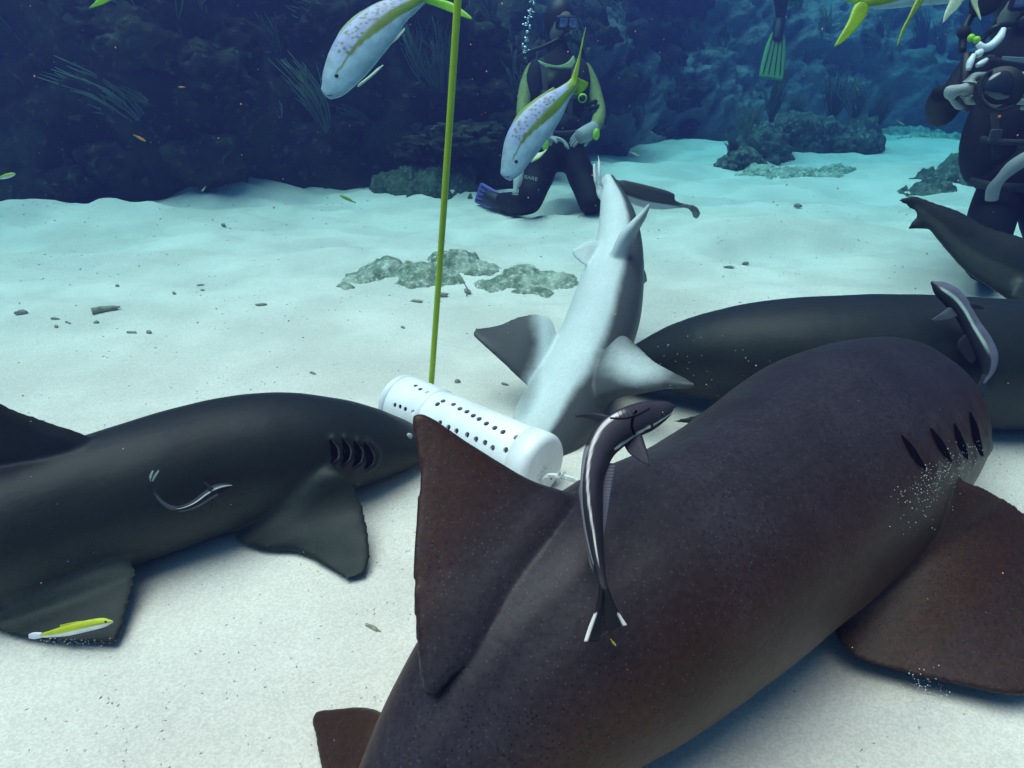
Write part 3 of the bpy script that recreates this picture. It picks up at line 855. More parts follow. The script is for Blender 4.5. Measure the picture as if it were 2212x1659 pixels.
def bait_tube():
    R = 0.0755
    a = G(862, 867, R); b = G(1180, 1012, R)
    a.z += sand_h(a.x, a.y); b.z += sand_h(b.x, b.y)
    d = (b - a); Lg = d.length; d.normalize()
    up = (Vector((0, 0, 1)) - d * d.z).normalized(); side = d.cross(up)
    def prof(rows, seg=72):
        """rows (distance along axis, radius) -> closed solid of revolution through the rows"""
        rings = [[a + d * x + up * (r * math.cos(2 * math.pi * j / seg)) + side * (r * math.sin(2 * math.pi * j / seg)) for j in range(seg)] for x, r in rows]
        V, Fc = [], []
        for r in rings: V += r
        n = len(rows)
        for i in range(n):
            for j in range(seg):
                p = i * seg + j; q = i * seg + (j + 1) % seg
                i2 = (i + 1) % n
                Fc.append((p, q, i2 * seg + (j + 1) % seg, i2 * seg + j))
        return V, Fc
    root = empty("bait_tube", (a + d * (Lg * 0.5)) - Vector((0, 0, R)))
    tag(root, "white perforated plastic bait tube lying on the sand with a rope at its rounded end", "tube")
    w = 0.006
    x1 = Lg * 0.30
    pipe = prof([(x1 - 0.03, R), (x1, R), (Lg - 0.05, R), (Lg - 0.05, R - w), (x1, R - w), (x1 - 0.03, R - w)])
    coup = prof([(0.030, R + 0.004), (x1 - 0.012, R + 0.004), (x1 - 0.004, R + 0.0035), (x1, R + 0.0005), (x1, R + 0.0003), (0.030, R + 0.0002)])
    z = lambda x, y: (850 + x * 0.22604) * 0.92167, 
    def zp(x, y): return ((850 + x * 0.22604) * 0.92167, (840 + y * 0.22604) * 0.92167)
    top = [(830, 428), (770, 463), (940, 462), (1005, 508), (1078, 538), (1142, 580), (1203, 615), (1278, 663), (1365, 708), (1450, 750), (1585, 805), (1678, 853), (1700, 765), (1790, 800)]
    sidey = [(790, 665), (878, 712), (960, 750), (1072, 788), (1163, 835), (1257, 870), (1335, 925), (1473, 945), (1550, 990)]
    coupl = [(550, 282), (598, 317), (670, 352), (333, 483), (387, 500), (441, 525), (518, 556)]
    def cut(ob, pts, rad):
        bv = BVHTree.FromPolygons([tuple(v) for v in ([x for x in prof([(0, R + .004), (Lg, R + .004), (Lg, R - .01), (0, R - .01)])[0]])], prof([(0, R + .004), (Lg, R + .004), (Lg, R - .01), (0, R - .01)])[1])
        V, Fc = [], []
        for x, y in pts:
            loc, nor = surf(bv, *zp(x, y))
            if loc is None: continue
            ax = a + d * (loc - a).dot(d)
            n = (loc - ax).normalized()
            t = tube([ax + n * (R - 0.02), ax + n * (R + 0.02)], rad, 14)
            V, Fc = join((V, Fc), t)
        me = bpy.data.meshes.new("cutter"); me.from_pydata([tuple(v) for v in V], [], Fc)
        c = bpy.data.objects.new("cutter", me); COL.objects.link(c)
        for o_ in (c, ob):
            bm = bmesh.new(); bm.from_mesh(o_.data); bmesh.ops.recalc_face_normals(bm, faces=bm.faces); bm.to_mesh(o_.data); bm.free()
        c.matrix_world = Matrix.Identity(4)
        par = ob.parent; ob.parent = None
        md = ob.modifiers.new("b", 'BOOLEAN'); md.object = c; md.operation = 'DIFFERENCE'; md.solver = 'EXACT'
        dg = bpy.context.evaluated_depsgraph_get()
        res = bpy.data.meshes.new_from_object(ob.evaluated_get(dg))
        ob.modifiers.clear(); ob.data = res; res.name = ob.name
        res.polygons.foreach_set("use_smooth", [True] * len(res.polygons))
        res.set_sharp_from_angle(angle=math.radians(35))
        bpy.data.objects.remove(c)
        ob.parent = par; ob.matrix_parent_inverse = Matrix.Translation(-par.location)
    p = mesh_obj("pipe", *pipe, M_PVC, root); cut(p, top + sidey, 0.0070)
    c = mesh_obj("coupling", *coup, M_PVC, root); cut(c, coupl, 0.0060)
    # end caps: domed rim
    def cap(x0, x1_, r, rim, sgn):
        rows = [(x0, r), (x1_ - sgn * rim, r)]
        for k in range(1, 8):
            an = math.pi / 2 * k / 8
            rows.append((x1_ - sgn * rim + sgn * rim * math.sin(an), r - rim + rim * math.cos(an)))
        rows += [(x1_ + sgn * 0.002, (r - rim) * 0.5), (x1_ + sgn * 0.003, 0.0008), (x0, 0.0008)]
        return prof(rows)
    mesh_obj("end_cap", *cap(Lg - 0.062, Lg, R + 0.0026, 0.022, 1), M_PVC, root)
    mesh_obj("end_cap", *cap(0.0298, 0.0, R + 0.003, 0.010, -1), M_PVC2, root)
    V, Fc = box(a + d * 0.004 + (up * 0.55 - side * 0.84).normalized() * (R + 0.001) + d * 0.012, (0.02, 0.003, 0.003), Matrix((d, up, side)).transposed().to_3x3())
    mesh_obj("notch_mark", V, Fc, M_PVC2, root)
    # worn moulded marks on the cap face: unreadable rows of tiny raised strokes
    rnd = random.Random(3)
    V, Fc = [], []
    toward = -side if (-side).dot(CAM - b) > 0 else side
    rt = toward
    for r_ in range(7):
        y = 0.006 - r_ * 0.0058
        half = (0.014 + 0.006 * (r_ % 3)) if r_ < 5 else 0.008
        x = -half
        while x < half:
            l = rnd.uniform(0.001, 0.0035)
            cpt = b + d * 0.0022 + rt * (x + 0.012) + up * (y + rnd.uniform(-.0012, .0012))
            V, Fc = join((V, Fc), box(cpt, (0.003, 0.0011, l), Matrix((d, up, rt)).transposed().to_3x3()))
            x += l + rnd.uniform(0.0015, 0.004)
    mesh_obj("moulded_mark", V, Fc, M_PVC2, root)
    # rope through two holes in the cap rim
    pts = [P(1172, 1024, b.y * 0.93), P(1180, 1031, 1.505), P(1195, 1029, 1.49), P(1212, 1031, 1.48), P(1228, 1034, 1.47), P(1262, 1046, 1.46)]
    pts[0] = b + d * 0.0 - up * 0.035 + rt * 0.02
    t1 = tube(pts, 0.0045, 8, 40)
    t2 = tube([p_ + Vector((0, 0, 0.004)) + Vector((0.003, 0, 0)) * math.sin(i * 2.2) for i, p_ in enumerate(pts)], 0.0042, 8, 40)
    kn = [ellipsoid(P(1213, 1029, 1.475) + Vector((rnd.uniform(-.006, .006), 0, rnd.uniform(-.005, .005))), (0.009, 0.007, 0.006)) for _ in range(3)]
    fr = [tube([P(1213, 1029, 1.475), P(1213 + rnd.uniform(-14, 10), 1026 + rnd.uniform(-14, 10), 1.46)], [0.0012, 0.0005], 4) for _ in range(14)]
    mesh_obj("rope", *join(t1, t2, *kn, *fr), M_ROPE, root)
    for q in ((0.035, 0.02), (0.034, -0.018)):
        V, Fc = tube([b + d * 0.0012 - up * q[0] + rt * q[1], b + d * 0.0032 - up * q[0] + rt * q[1]], 0.0052, 12)
        mesh_obj("rope_hole", V, Fc, M_SLIT, root)  # near-black disc in place of a shaded hole
    return a, b
TA, TB = bait_tube()

V, Fc = tube([P(928, 880, 1.93), P(960, 430, 1.62), P(993, -60, 1.37)], [0.0080, 0.0080, 0.0080], 16, 24)
tag(mesh_obj("pole", V, Fc, M_POLE), "thin yellow pole standing upright behind the white perforated tube", "pole")

# ------------------------------------------------------------------ FISH
M_FISH = attr_mat("fish_skin", 0.4, 0.45, 0.12, 220)
M_REMORA = attr_mat("remora_skin", 0.6, 0.2, 0.05, 200)

def paint_fish(name, lf, col_fn, fins, mat, origin, parent=None):
    """lf: loft body, col_fn(u, v, w) pigment; fins: [(mesh, colour or fn)]"""
    V, Fc = list(lf.mesh[0]), list(lf.mesh[1])
    cols = []
    nr = len(lf.rings); m = lf.m
    for i in range(nr):
        u = min(max((i - lf.n0) / (lf.n - 1), 0), 1)
        for j in range(m):
            a = 2 * math.pi * j / m
            cols.append(col_fn(u, math.cos(a), math.sin(a)))
    cols += [col_fn(0, 0, 0), col_fn(1, 0, 0)]
    for (mv, mf), c in fins:
        o = len(V)
        V += list(mv); Fc += [tuple(k + o for k in f) for f in mf]
        for k, v in enumerate(mv):
            cols.append(c(k, len(mv), v) if callable(c) else c)
    ob = mesh_obj(name, V, Fc, mat, parent, origin)
    set_col(ob.data, cols)
    bm = bmesh.new(); bm.from_mesh(ob.data); bmesh.ops.recalc_face_normals(bm, faces=bm.faces); bm.to_mesh(ob.data); bm.free()
    return ob

YEL = (0.30, 0.40, 0.012); PALE = (0.25, 0.42, 0.50); LAV = (0.22, 0.31, 0.52); OLIVE = (0.05, 0.11, 0.01)
def sm(a, b, x):
    t = min(max((x - a) / (b - a), 0), 1); return t * t * (3 - 2 * t)
def lerp3(a, b, t): return tuple(a[i] * (1 - t) + b[i] * t for i in range(3))

def snapper_colour(seed):
    rnd = random.Random(seed)
    spots = [(0.28 + 0.56 * (i + rnd.uniform(0.1, 0.9)) / 12, -0.02 + 0.80 * (j + rnd.uniform(0.15, 0.85)) / 4, rnd.uniform(0.006, 0.0135)) for i in range(12) for j in range(4)]
    def fn(u, v, w):
        c = lerp3(PALE, LAV, sm(-0.15, 0.2, v) * sm(0.15, 0.35, u))
        c = lerp3(c, (0.22, 0.30, 0.36), sm(0.3, 0.9, v) * (1 - sm(0.2, 0.4, u)) * 0.7)
        for su, sv, sr in spots:
            # cross-section half height ~ 0.17 of the length
            d = math.hypot((u - su), (v - sv) * 0.16)
            if d < sr * 1.3: c = lerp3(OLIVE, c, sm(sr * 0.6, sr * 1.3, d))
        mid = 0.16 - 0.62 * u
        hw = 0.05 + 0.38 * sm(0.2, 1.0, u)
        k = (1 - sm(hw * 0.75, hw * 1.1, abs(v - mid))) * sm(0.10, 0.17, u)
        c = lerp3(c, lerp3((0.085, 0.15, 0.006), (0.085, 0.19, 0.002), sm(0.3, 0.9, u)), k)
        k2 = sm(0.80, 0.95, v) * sm(0.32, 0.5, u)
        c = lerp3(c, (0.17, 0.27, 0.006), k2 * 0.9)
        k3 = sm(0.88, 0.99, u) * sm(-0.75, -0.3, v)
        return lerp3(c, (0.16, 0.30, 0.006), k3)
    return fn

def snapper(pairs, z, fins, eye, label, seed, thick=0.36, mouth=None, gill=None):
    lf = Loft([(a, b, c, d, zz, thick) for (a, b, c, d), zz in zip(pairs, z)], n=110, m=72, capk=0.3)
    org = lf.C[50]
    ob = paint_fish("yellowtail_snapper", lf, snapper_colour(seed), fins, M_FISH, org)
    tag(ob, label, "fish", "yellow-tailed fish over the bait")
    if eye:
        bv = lf.bvh(); e, n_ = surf(bv, *eye)
        if e is not None:
            V, Fc = ellipsoid(e, (0.0050, 0.003, 0.0050)); mesh_obj("eye", V, Fc, M_EYE, ob)
    if mouth:
        line = [surf(lf.bvh(), x, y) for x, y in mouth]
        line = [l + n_ * 0.0003 for l, n_ in line if l is not None]
        if len(line) > 2: mesh_obj("mouth", *tube(line, [0.0006] + [0.0012] * (len(line) - 2) + [0.0005], 6, 14), simple("mouth_line", (0.10, 0.07, 0.09), 0.7, 0.1), ob)
    if gill:
        line = [surf(lf.bvh(), x, y) for x, y in gill]
        line = [l + n_ * 0.0002 for l, n_ in line if l is not None]
        if len(line) > 2: mesh_obj("gill_cover", *tube(line, [0.0004] + [0.0009] * (len(line) - 2) + [0.0004], 6, 18), simple("gill_line", (0.16, 0.19, 0.25), 0.7, 0.1), ob)
    return ob, lf

FG = (0.14, 0.30, 0.004)
z1 = 1.66
pairs = [(694, 190, 716, 214), (695, 174, 740, 206), (699, 150, 764, 187), (712, 110, 796, 155), (735, 70, 826, 119), (768, 37, 854, 85), (808, 12, 880, 48), (850, -4, 902, 26), (890, -18, 920, 6), (905, -26, 930, -6)]
fins = [(fin([P(900, -20, z1), P(940, -5, z1 - .02), P(975, 5, z1 - .05), P(1005, 25, z1 - .06), P(1021, 40, z1 - .07)], [P(915, 5, z1), P(945, 15, z1 - .02), P(975, 27, z1 - .05), P(1005, 38, z1 - .06), P(1019, 42, z1 - .07)], 0.010, 0.002), (0.16, 0.42, 0.004)),
        (fin([P(905, -10, z1), P(930, -60, z1), P(960, -120, z1)], [P(930, -5, z1), P(945, -50, z1), P(963, -118, z1)], 0.010, 0.002), FG),
        (fin([P(772, 188, z1 - .02), P(800, 168, z1 - .03), P(818, 152, z1 - .035), P(829, 141, z1 - .04)], [P(793, 168, z1 - .02), P(806, 156, z1 - .03), P(816, 147, z1 - .035), P(827, 140, z1 - .04)], 0.006, 0.002), (0.34, 0.50, 0.36)),
        (fin([P(715, 108, z1), P(735, 66, z1), P(770, 31, z1), P(820, 3, z1)], [P(730, 90, z1), P(745, 70, z1), P(780, 38, z1), P(830, 8, z1)], 0.006, 0.003), (0.22, 0.36, 0.08)),
        (fin([P(845, 95, z1), P(858, 85, z1), P(866, 70, z1)], [P(875, 58, z1), P(874, 66, z1), P(869, 70, z1)], 0.006, 0.002), (0.45, 0.58, 0.48))]
snapper(pairs, [z1] * 10, fins, (727, 164), "spotted yellow-tailed fish diving left of the pole, its tail behind the pole", 5, mouth=[(698, 204), (704, 206), (712, 206), (719, 204)])

z2 = 1.85
pairs = [(1082, 371, 1104, 391), (1085, 342, 1126, 377), (1093, 298, 1148, 348), (1113, 258, 1172, 316), (1145, 225, 1195, 283), (1180, 200, 1215, 248), (1208, 187, 1227, 220), (1226, 176, 1240, 199), (1234, 168, 1246, 190)]
fins = [(fin([P(1228, 186, z2), P(1240, 150, z2), P(1250, 120, z2), P(1258, 85, z2), P(1265, 58, z2)], [P(1244, 188, z2), P(1250, 155, z2), P(1254, 125, z2), P(1260, 90, z2), P(1266, 60, z2)], 0.008, 0.002), (0.20, 0.36, 0.006)),
        (fin([P(1238, 178, z2), P(1247, 168, z2 + .01), P(1258, 172, z2 + .02), P(1271, 178, z2 + .03)], [P(1238, 204, z2), P(1248, 205, z2 + .01), P(1262, 196, z2 + .02), P(1270, 186, z2 + .03)], 0.008, 0.003), FG),
        (fin([P(1147, 352, z2 - .02), P(1165, 342, z2 - .025), P(1181, 325, z2 - .03)], [P(1162, 330, z2 - .02), P(1172, 328, z2 - .025), P(1181, 322, z2 - .03)], 0.005, 0.002), (0.34, 0.55, 0.30)),
        (fin([P(1096, 290, z2), P(1116, 250, z2), P(1150, 218, z2), P(1195, 188, z2)], [P(1104, 285, z2), P(1122, 252, z2), P(1156, 224, z2), P(1200, 193, z2)], 0.005, 0.003), (0.20, 0.33, 0.03))]
snapper(pairs, [z2] * 9, fins, (1115, 349), "spotted yellow-tailed fish nosing down in front of the kneeling diver", 9, mouth=[(1086, 380), (1090, 382), (1096, 382), (1101, 380)])

# two more, cut by the top edge of the picture at the right
z3 = 1.30
pairs = [(2230, -110, 2225, -100), (2200, -120, 2190, -60), (2130, -130, 2120, -15), (2060, -120, 2050, 8), (1990, -85, 1985, 14), (1930, -48, 1925, 20), (1885, -22, 1880, 20), (1860, -14, 1856, 12)]
fins = [(fin([P(1885, -10, z3), P(1848, 8, z3), P(1832, 45, z3), P(1814, 78, z3), P(1802, 99, z3)], [P(1876, 22, z3), P(1868, 40, z3), P(1845, 68, z3), P(1822, 90, z3), P(1804, 101, z3)], 0.010, 0.002), (0.20, 0.38, 0.008)),
        (fin([P(1870, -5, z3), P(1830, -20, z3), P(1790, -60, z3)], [P(1850, 8, z3), P(1815, -5, z3), P(1788, -50, z3)], 0.010, 0.002), (0.20, 0.38, 0.008))]
snapper(pairs, [z3] * 8, fins, None, "pale belly and yellow forked tail of a fish at the top edge", 12)
z4 = 1.22
pairs = [(2210, -250, 2215, -240), (2190, -230, 2230, -150), (2150, -190, 2200, -70), (2100, -140, 2150, -25), (2060, -100, 2085, -15), (2020, -60, 2035, -22), (2000, -40, 2010, -20)]
fins = [(fin([P(2005, -35, z4), P(1978, 0, z4), P(1962, 35, z4), P(1947, 65, z4), P(1937, 99, z4)], [P(2015, -20, z4), P(1990, 10, z4), P(1966, 45, z4), P(1950, 75, z4), P(1939, 101, z4)], 0.008, 0.003), (0.14, 0.27, 0.010)),
        (fin([P(2062, -25, z4), P(2048, 10, z4), P(2040, 30, z4), P(2036, 50, z4)], [P(2090, -18, z4), P(2072, 15, z4), P(2052, 34, z4), P(2038, 50, z4)], 0.006, 0.002), (0.34, 0.50, 0.36)),
        (fin([P(2092, -25, z4), P(2098, 5, z4), P(2108, 25, z4), P(2118, 44, z4)], [P(2120, -22, z4), P(2112, 5, z4), P(2116, 25, z4), P(2120, 42, z4)], 0.006, 0.002), (0.38, 0.52, 0.30))]
snapper(pairs, [z4] * 7, fins, None, "fish above the camera diver, only thin green tail tip and pale fins in view", 15)
z5 = 1.5
pairs = [(420, -190, 428, -180), (390, -180, 425, -140), (340, -150, 380, -85), (290, -100, 330, -45), (255, -60, 285, -25), (235, -35, 255, -15)]
fins = [(fin([P(240, -30, z5), P(215, -8, z5), P(202, 8, z5), P(192, 17, z5)], [P(262, -12, z5), P(238, 2, z5), P(215, 12, z5), P(194, 18, z5)], 0.008, 0.002), (0.16, 0.42, 0.004)),
        (fin([P(240, -30, z5), P(205, -25, z5), P(185, -12, z5)], [P(245, -18, z5), P(215, -12, z5), P(188, -8, z5)], 0.008, 0.002), (0.16, 0.42, 0.004))]
snapper(pairs, [z5] * 6, fins, None, "bright yellow fish tail poking in at the top left corner", 18)

# --- wrasses
M_WR = attr_mat("wrasse_skin", 0.4, 0.4, 0.05, 200)
def wrasse_col(u, v, w):
    c = lerp3((0.72, 0.74, 0.74), (0.40, 0.44, 0.008), sm(-0.35, -0.1, v))
    c = lerp3(c, (0.10, 0.07, 0.02), (1 - sm(0.08, 0.2, abs(v + 0.02))) * (1 - sm(0.1, 0.6, u)) * 0.7)
    return lerp3(c, (0.60, 0.58, 0.62), sm(0.93, 1.0, u))
zw = 1.13
lf = Loft([(241, 1340, 242, 1346, zw, 0.8), (222, 1335, 228, 1354, zw, 0.6), (185, 1340, 190, 1364, zw, 0.55), (145, 1350, 149, 1373, zw, 0.5), (105, 1363, 107, 1377, zw, 0.45), (82, 1370, 83, 1377, zw, 0.3)], n=60, m=32)
fw = [(fin([P(90, 1366, zw), P(72, 1366, zw), P(62, 1370, zw)], [P(90, 1378, zw), P(72, 1381, zw), P(62, 1379, zw)], 0.004, 0.001), (0.62, 0.60, 0.66)),
      (fin([P(205, 1340, zw), P(170, 1342, zw), P(130, 1350, zw)], [P(205, 1344, zw), P(170, 1347, zw), P(130, 1357, zw)], 0.003, 0.001), (0.40, 0.44, 0.008))]
W = paint_fish("wrasse", lf, wrasse_col, fw, M_WR, lf.C[30])
tag(W, "slim yellow and white wrasse over the left shark's rear fin", "fish", "small wrasses")
e, _ = surf(lf.bvh(), 228, 1343)
if e is not None: mesh_obj("eye", *ellipsoid(e, (0.0022, 0.0015, 0.0022), 8, 6), M_EYE, W)

def mini(name, c, length, yaw, pitch, top, bot, label, group="small wrasses"):
    R = Matrix.Rotation(yaw, 3, 'Z') @ Matrix.Rotation(pitch, 3, 'Y')
    rings = []; cols = []
    prof = [(-0.5, 0.02), (-0.45, 0.055), (-0.3, 0.09), (-0.05, 0.105), (0.2, 0.08), (0.36, 0.035), (0.42, 0.04), (0.5, 0.075)]
    for x, r in prof:
        th = 0.5 if x < 0.3 else 0.12
        rings.append([c + R @ (Vector((x, r * th * math.sin(2 * math.pi * j / 12), r * math.cos(2 * math.pi * j / 12))) * length) for j in range(12)])
        cols += [lerp3(bot, top, sm(-0.2, 0.1, math.cos(2 * math.pi * j / 12))) for j in range(12)]
    V, Fc = lathe_rings(rings); cols += [top, top]
    o = mesh_obj(name, V, Fc, M_WR, None, c); set_col(o.data, cols)
    tag(o, label, "fish", group)
Y = (0.32, 0.44, 0.01); Wt = (0.62, 0.68, 0.66)
mini("wrasse", P(12, 381, 2.6), 0.085, math.pi, 0.25, Y, Wt, "pale slim wrasse at the left edge before the dark reef")
mini("wrasse", P(751, 430, 4.6), 0.115, 0.0, 0.45, (0.26, 0.34, 0.01), (0.35, 0.42, 0.02), "yellow wrasse gliding over the dune left of the pole")
mini("wrasse", P(440, 408, 4.4), 0.045, 0.4, -0.8, Y, Wt, "tiny yellow and white wrasse at the foot of the reef, above the tall dune")
mini("wrasse", P(1946, 265, 4.2), 0.06, math.pi, -0.45, (0.12, 0.22, 0.08), (0.3, 0.42, 0.4), "dim green wrasse left of the camera diver's elbow")
mini("wrasse", P(1325, 1388, 0.70), 0.0115, math.pi, -1.0, (0.42, 0.38, 0.01), (0.42, 0.38, 0.02), "minute yellow fish just below the big remora's tail")
mini("wrasse", P(1372, 332, 3.4), 0.055, math.pi, -0.35, (0.2, 0.36, 0.02), Wt, "small green wrasse above the curled tail of the pale shark")
mini("reef_fish", P(302, 298, 3.0), 0.055, math.pi, -0.5, (0.75, 0.24, 0.01), (0.75, 0.35, 0.02), "larger orange fish before the dark reef wall", "orange reef fish")
mini("reef_fish", P(393, 188, 3.1), 0.034, 0.0, 0.0, (0.75, 0.20, 0.01), (0.70, 0.35, 0.02), "smaller orange fish higher up before the dark reef wall", "orange reef fish")

# ------------------------------------------------------------------ REMORAS
BLK = (0.009, 0.0085, 0.012); SLATE = (0.026, 0.025, 0.038); WHT = (0.52, 0.52, 0.51)
def depth(bv, px, py):
    l, n_ = surf(bv, px, py)
    return None if l is None else (l - CAM).dot(C_F)

def big_remora():
    tail_z = depth(BIG_BV, 1300, 1300) or 0.75
    mid_z = depth(BIG_BV, 1290, 1120) or 0.85
    zs = lambda t: 0.0
    zt, zm = tail_z - 0.055, mid_z - 0.06
    zh = zm + 0.05
    E = [(1455, 874, 1453, 884), (1436, 866, 1441, 903), (1402, 865, 1408, 929), (1362, 874, 1378, 944), (1322, 893, 1350, 962), (1289, 920, 1326, 984),
         (1266, 962, 1314, 1006), (1255, 1020, 1304, 1038), (1254, 1080, 1302, 1084), (1262, 1140, 1303, 1142), (1274, 1195, 1305, 1196), (1287, 1240, 1309, 1240), (1296, 1272, 1312, 1270)]
    n = len(E)
    zl = [zh + (zm - zh) * min(i / 6, 1) if i <= 6 else zm + (zt - zm) * ((i - 6) / (n - 7)) for i in range(n)]
    rt = [0.7, 0.75, 0.72, 0.75, 0.8, 0.85, 0.85, 0.85, 0.85, 0.8, 0.75, 0.7, 0.6]
    lf = Loft([(*e, z, r) for e, z, r in zip(E, zl, rt)], n=130, m=56)
    front = 1 if (lf.rings[40][14] - CAM).length < (lf.rings[40][42] - CAM).length else -1
    def col(u, v, w):
        f = w * front
        c = lerp3(BLK, SLATE, sm(-0.2, 0.6, f) * sm(-0.6, 0.1, v) * (1 - sm(0.45, 0.8, u)))
        s1 = -0.62 + 0.1 * math.sin(u * 16)
        if u < 0.40:
            k = 1 - sm(0.04, 0.10, abs(v - s1))
            if 0.155 < u < 0.17: k = 0
            if f > 0: c = lerp3(c, WHT, k)
            if v < s1 - 0.1: c = lerp3(c, (0.006, 0.006, 0.008), 0.8)
        if u > 0.24:
            s2 = 0.86 - 0.72 * sm(0.3, 0.88, u)
            k = 1 - sm(0.05, 0.10 + 0.05 * u, abs(v - s2))
            k *= sm(0.24, 0.3, u) * (1 - sm(0.86, 0.93, u))
            if f > -0.15: c = lerp3(c, WHT, k)
        if 0.45 < u < 0.9 and v > 0.9: c = lerp3(c, (0.25, 0.26, 0.28), 0.7)
        return c
    zc = zt
    def tailc(k, n_, v):
        px, py, _ = proj(v)
        # white outer margins, black web
        e1 = abs((px - 1300) / (1263 - 1300) - (py - 1275) / (1385 - 1275)) if py > 1280 else 1
        e2 = abs((px - 1312) / (1352 - 1312) - (py - 1265) / (1350 - 1265)) if py > 1290 else 1
        w = 0.0
        if py > 1325: w = max(1 - sm(0.10, 0.22, e1), 1 - sm(0.10, 0.24, e2))
        return lerp3((0.006, 0.006, 0.008), WHT, w)
    def finc(k, n_, v):
        px, py, _ = proj(v)
        s = 0.5 + 0.5 * math.sin(py * 0.9)
        return lerp3((0.05, 0.05, 0.065), (0.14, 0.14, 0.17), s * sm(1300, 1322, px))
    fins = [(fin([P(1296, 1262, zc), P(1288, 1310, zc - .004), P(1272, 1352, zc - .008), P(1261, 1386, zc - .012)], [P(1306, 1290, zc), P(1306, 1330, zc - .004), P(1302, 1370, zc - .008), P(1290, 1386, zc - .012)], 0.008, 0.003, n=30, m=20), tailc),
            (fin([P(1312, 1262, zc), P(1326, 1300, zc - .004), P(1342, 1330, zc - .006), P(1355, 1350, zc - .008)], [P(1302, 1290, zc), P(1304, 1330, zc - .004), P(1314, 1364, zc - .008), P(1338, 1354, zc - .008)], 0.008, 0.003, n=30, m=20), tailc),
            (fin([P(1300, 1330, zc - .004), P(1296, 1360, zc - .006), P(1290, 1387, zc - .01)], [P(1310, 1330, zc - .004), P(1318, 1355, zc - .006), P(1320, 1362, zc - .008)], 0.005, 0.003), (0.006, 0.006, 0.008)),
            (fin([P(1298, 1010, zm), P(1318, 1000, zm), P(1329, 1004, zm)], [P(1298, 1175, zm - .04), P(1306, 1150, zm - .035), P(1316, 1080, zm - .02)], 0.010, 0.003, n=24, m=60), finc),
            (fin([P(1258, 1040, zm), P(1251, 1050, zm), P(1249, 1060, zm)], [P(1284, 1235, zm - .045), P(1276, 1225, zm - .045), P(1268, 1190, zm - .04)], 0.006, 0.002, n=14, m=30), (0.10, 0.10, 0.12)),
            (fin([P(1386, 936, zh - .03), P(1393, 958, zh - .045), P(1400, 982, zh - .06), P(1403, 1004, zh - .07)], [P(1346, 958, zh - .03), P(1358, 978, zh - .045), P(1378, 993, zh - .06), P(1399, 1005, zh - .07)], 0.012, 0.003), (0.022, 0.022, 0.032)),
            (fin([P(1318, 898, zh + .02), P(1290, 892, zh + .03), P(1265, 893, zh + .05), P(1242, 897, zh + .07)], [P(1308, 912, zh + .02), P(1285, 908, zh + .03), P(1265, 903, zh + .05), P(1244, 901, zh + .07)], 0.008, 0.002), (0.022, 0.022, 0.032)),
            (fin([P(1285, 935, zh - .028), P(1300, 932, zh - .04), P(1330, 925, zh - .045)], [P(1290, 950, zh - .028), P(1302, 943, zh - .04), P(1330, 930, zh - .045)], 0.006, 0.003), (0.022, 0.021, 0.030))]
    ob = paint_fish("remora", lf, col, fins, M_REMORA, lf.C[60])
    tag(ob, "large black remora with white stripes hovering over the speckled shark's back", "remora", "remoras on the sharks")
    # sucking disc along the top of the head
    bv = lf.bvh()
    V, Fc = [], []
    for k in range(9):
        t = k / 8
        x0, y0 = 1325 + 72 * t, 890 - 18 * t + 3 * t * t
        l1, n1 = surf(bv, x0, y0 + 1); l2, n2 = surf(bv, x0 + 6, y0 + 11 + 4 * math.sin(math.pi * t))
        if l1 is None or l2 is None: continue
        V, Fc = join((V, Fc), tube([l1, (l1 + l2) / 2 + n1 * .0004, l2], 0.0006, 6, 6))
    edge = []
    for k in range(17):
        t = k / 16
        x0, y0 = 1318 + 84 * t, 904 - 23 * t + 8 * math.sin(math.pi * t)
        l, n_ = surf(bv, x0, y0)
        if l is not None: edge.append(l + n_ * 0.001)
    if len(edge) > 3: V, Fc = join((V, Fc), tube(edge, 0.0011, 6, 30))
    mesh_obj("sucking_disc", V, Fc, simple("disc", (0.024, 0.023, 0.031), 0.8, 0.1), ob)
    # gill cover line
    line = [surf(bv, x, y) for x, y in ((1374, 888), (1366, 905), (1364, 922), (1370, 938))]
    line = [l + n_ * 0.0006 for l, n_ in line if l is not None]
    if len(line) > 2: mesh_obj("gill_cover", *tube(line, 0.0016, 6, 14), M_SLIT, ob)
    l, n_ = surf(bv, 1432, 893)
    if l is not None: mesh_obj("eye", *ellipsoid(l, (0.003, 0.003, 0.003), 10, 8), M_EYE, ob)
big_remora()

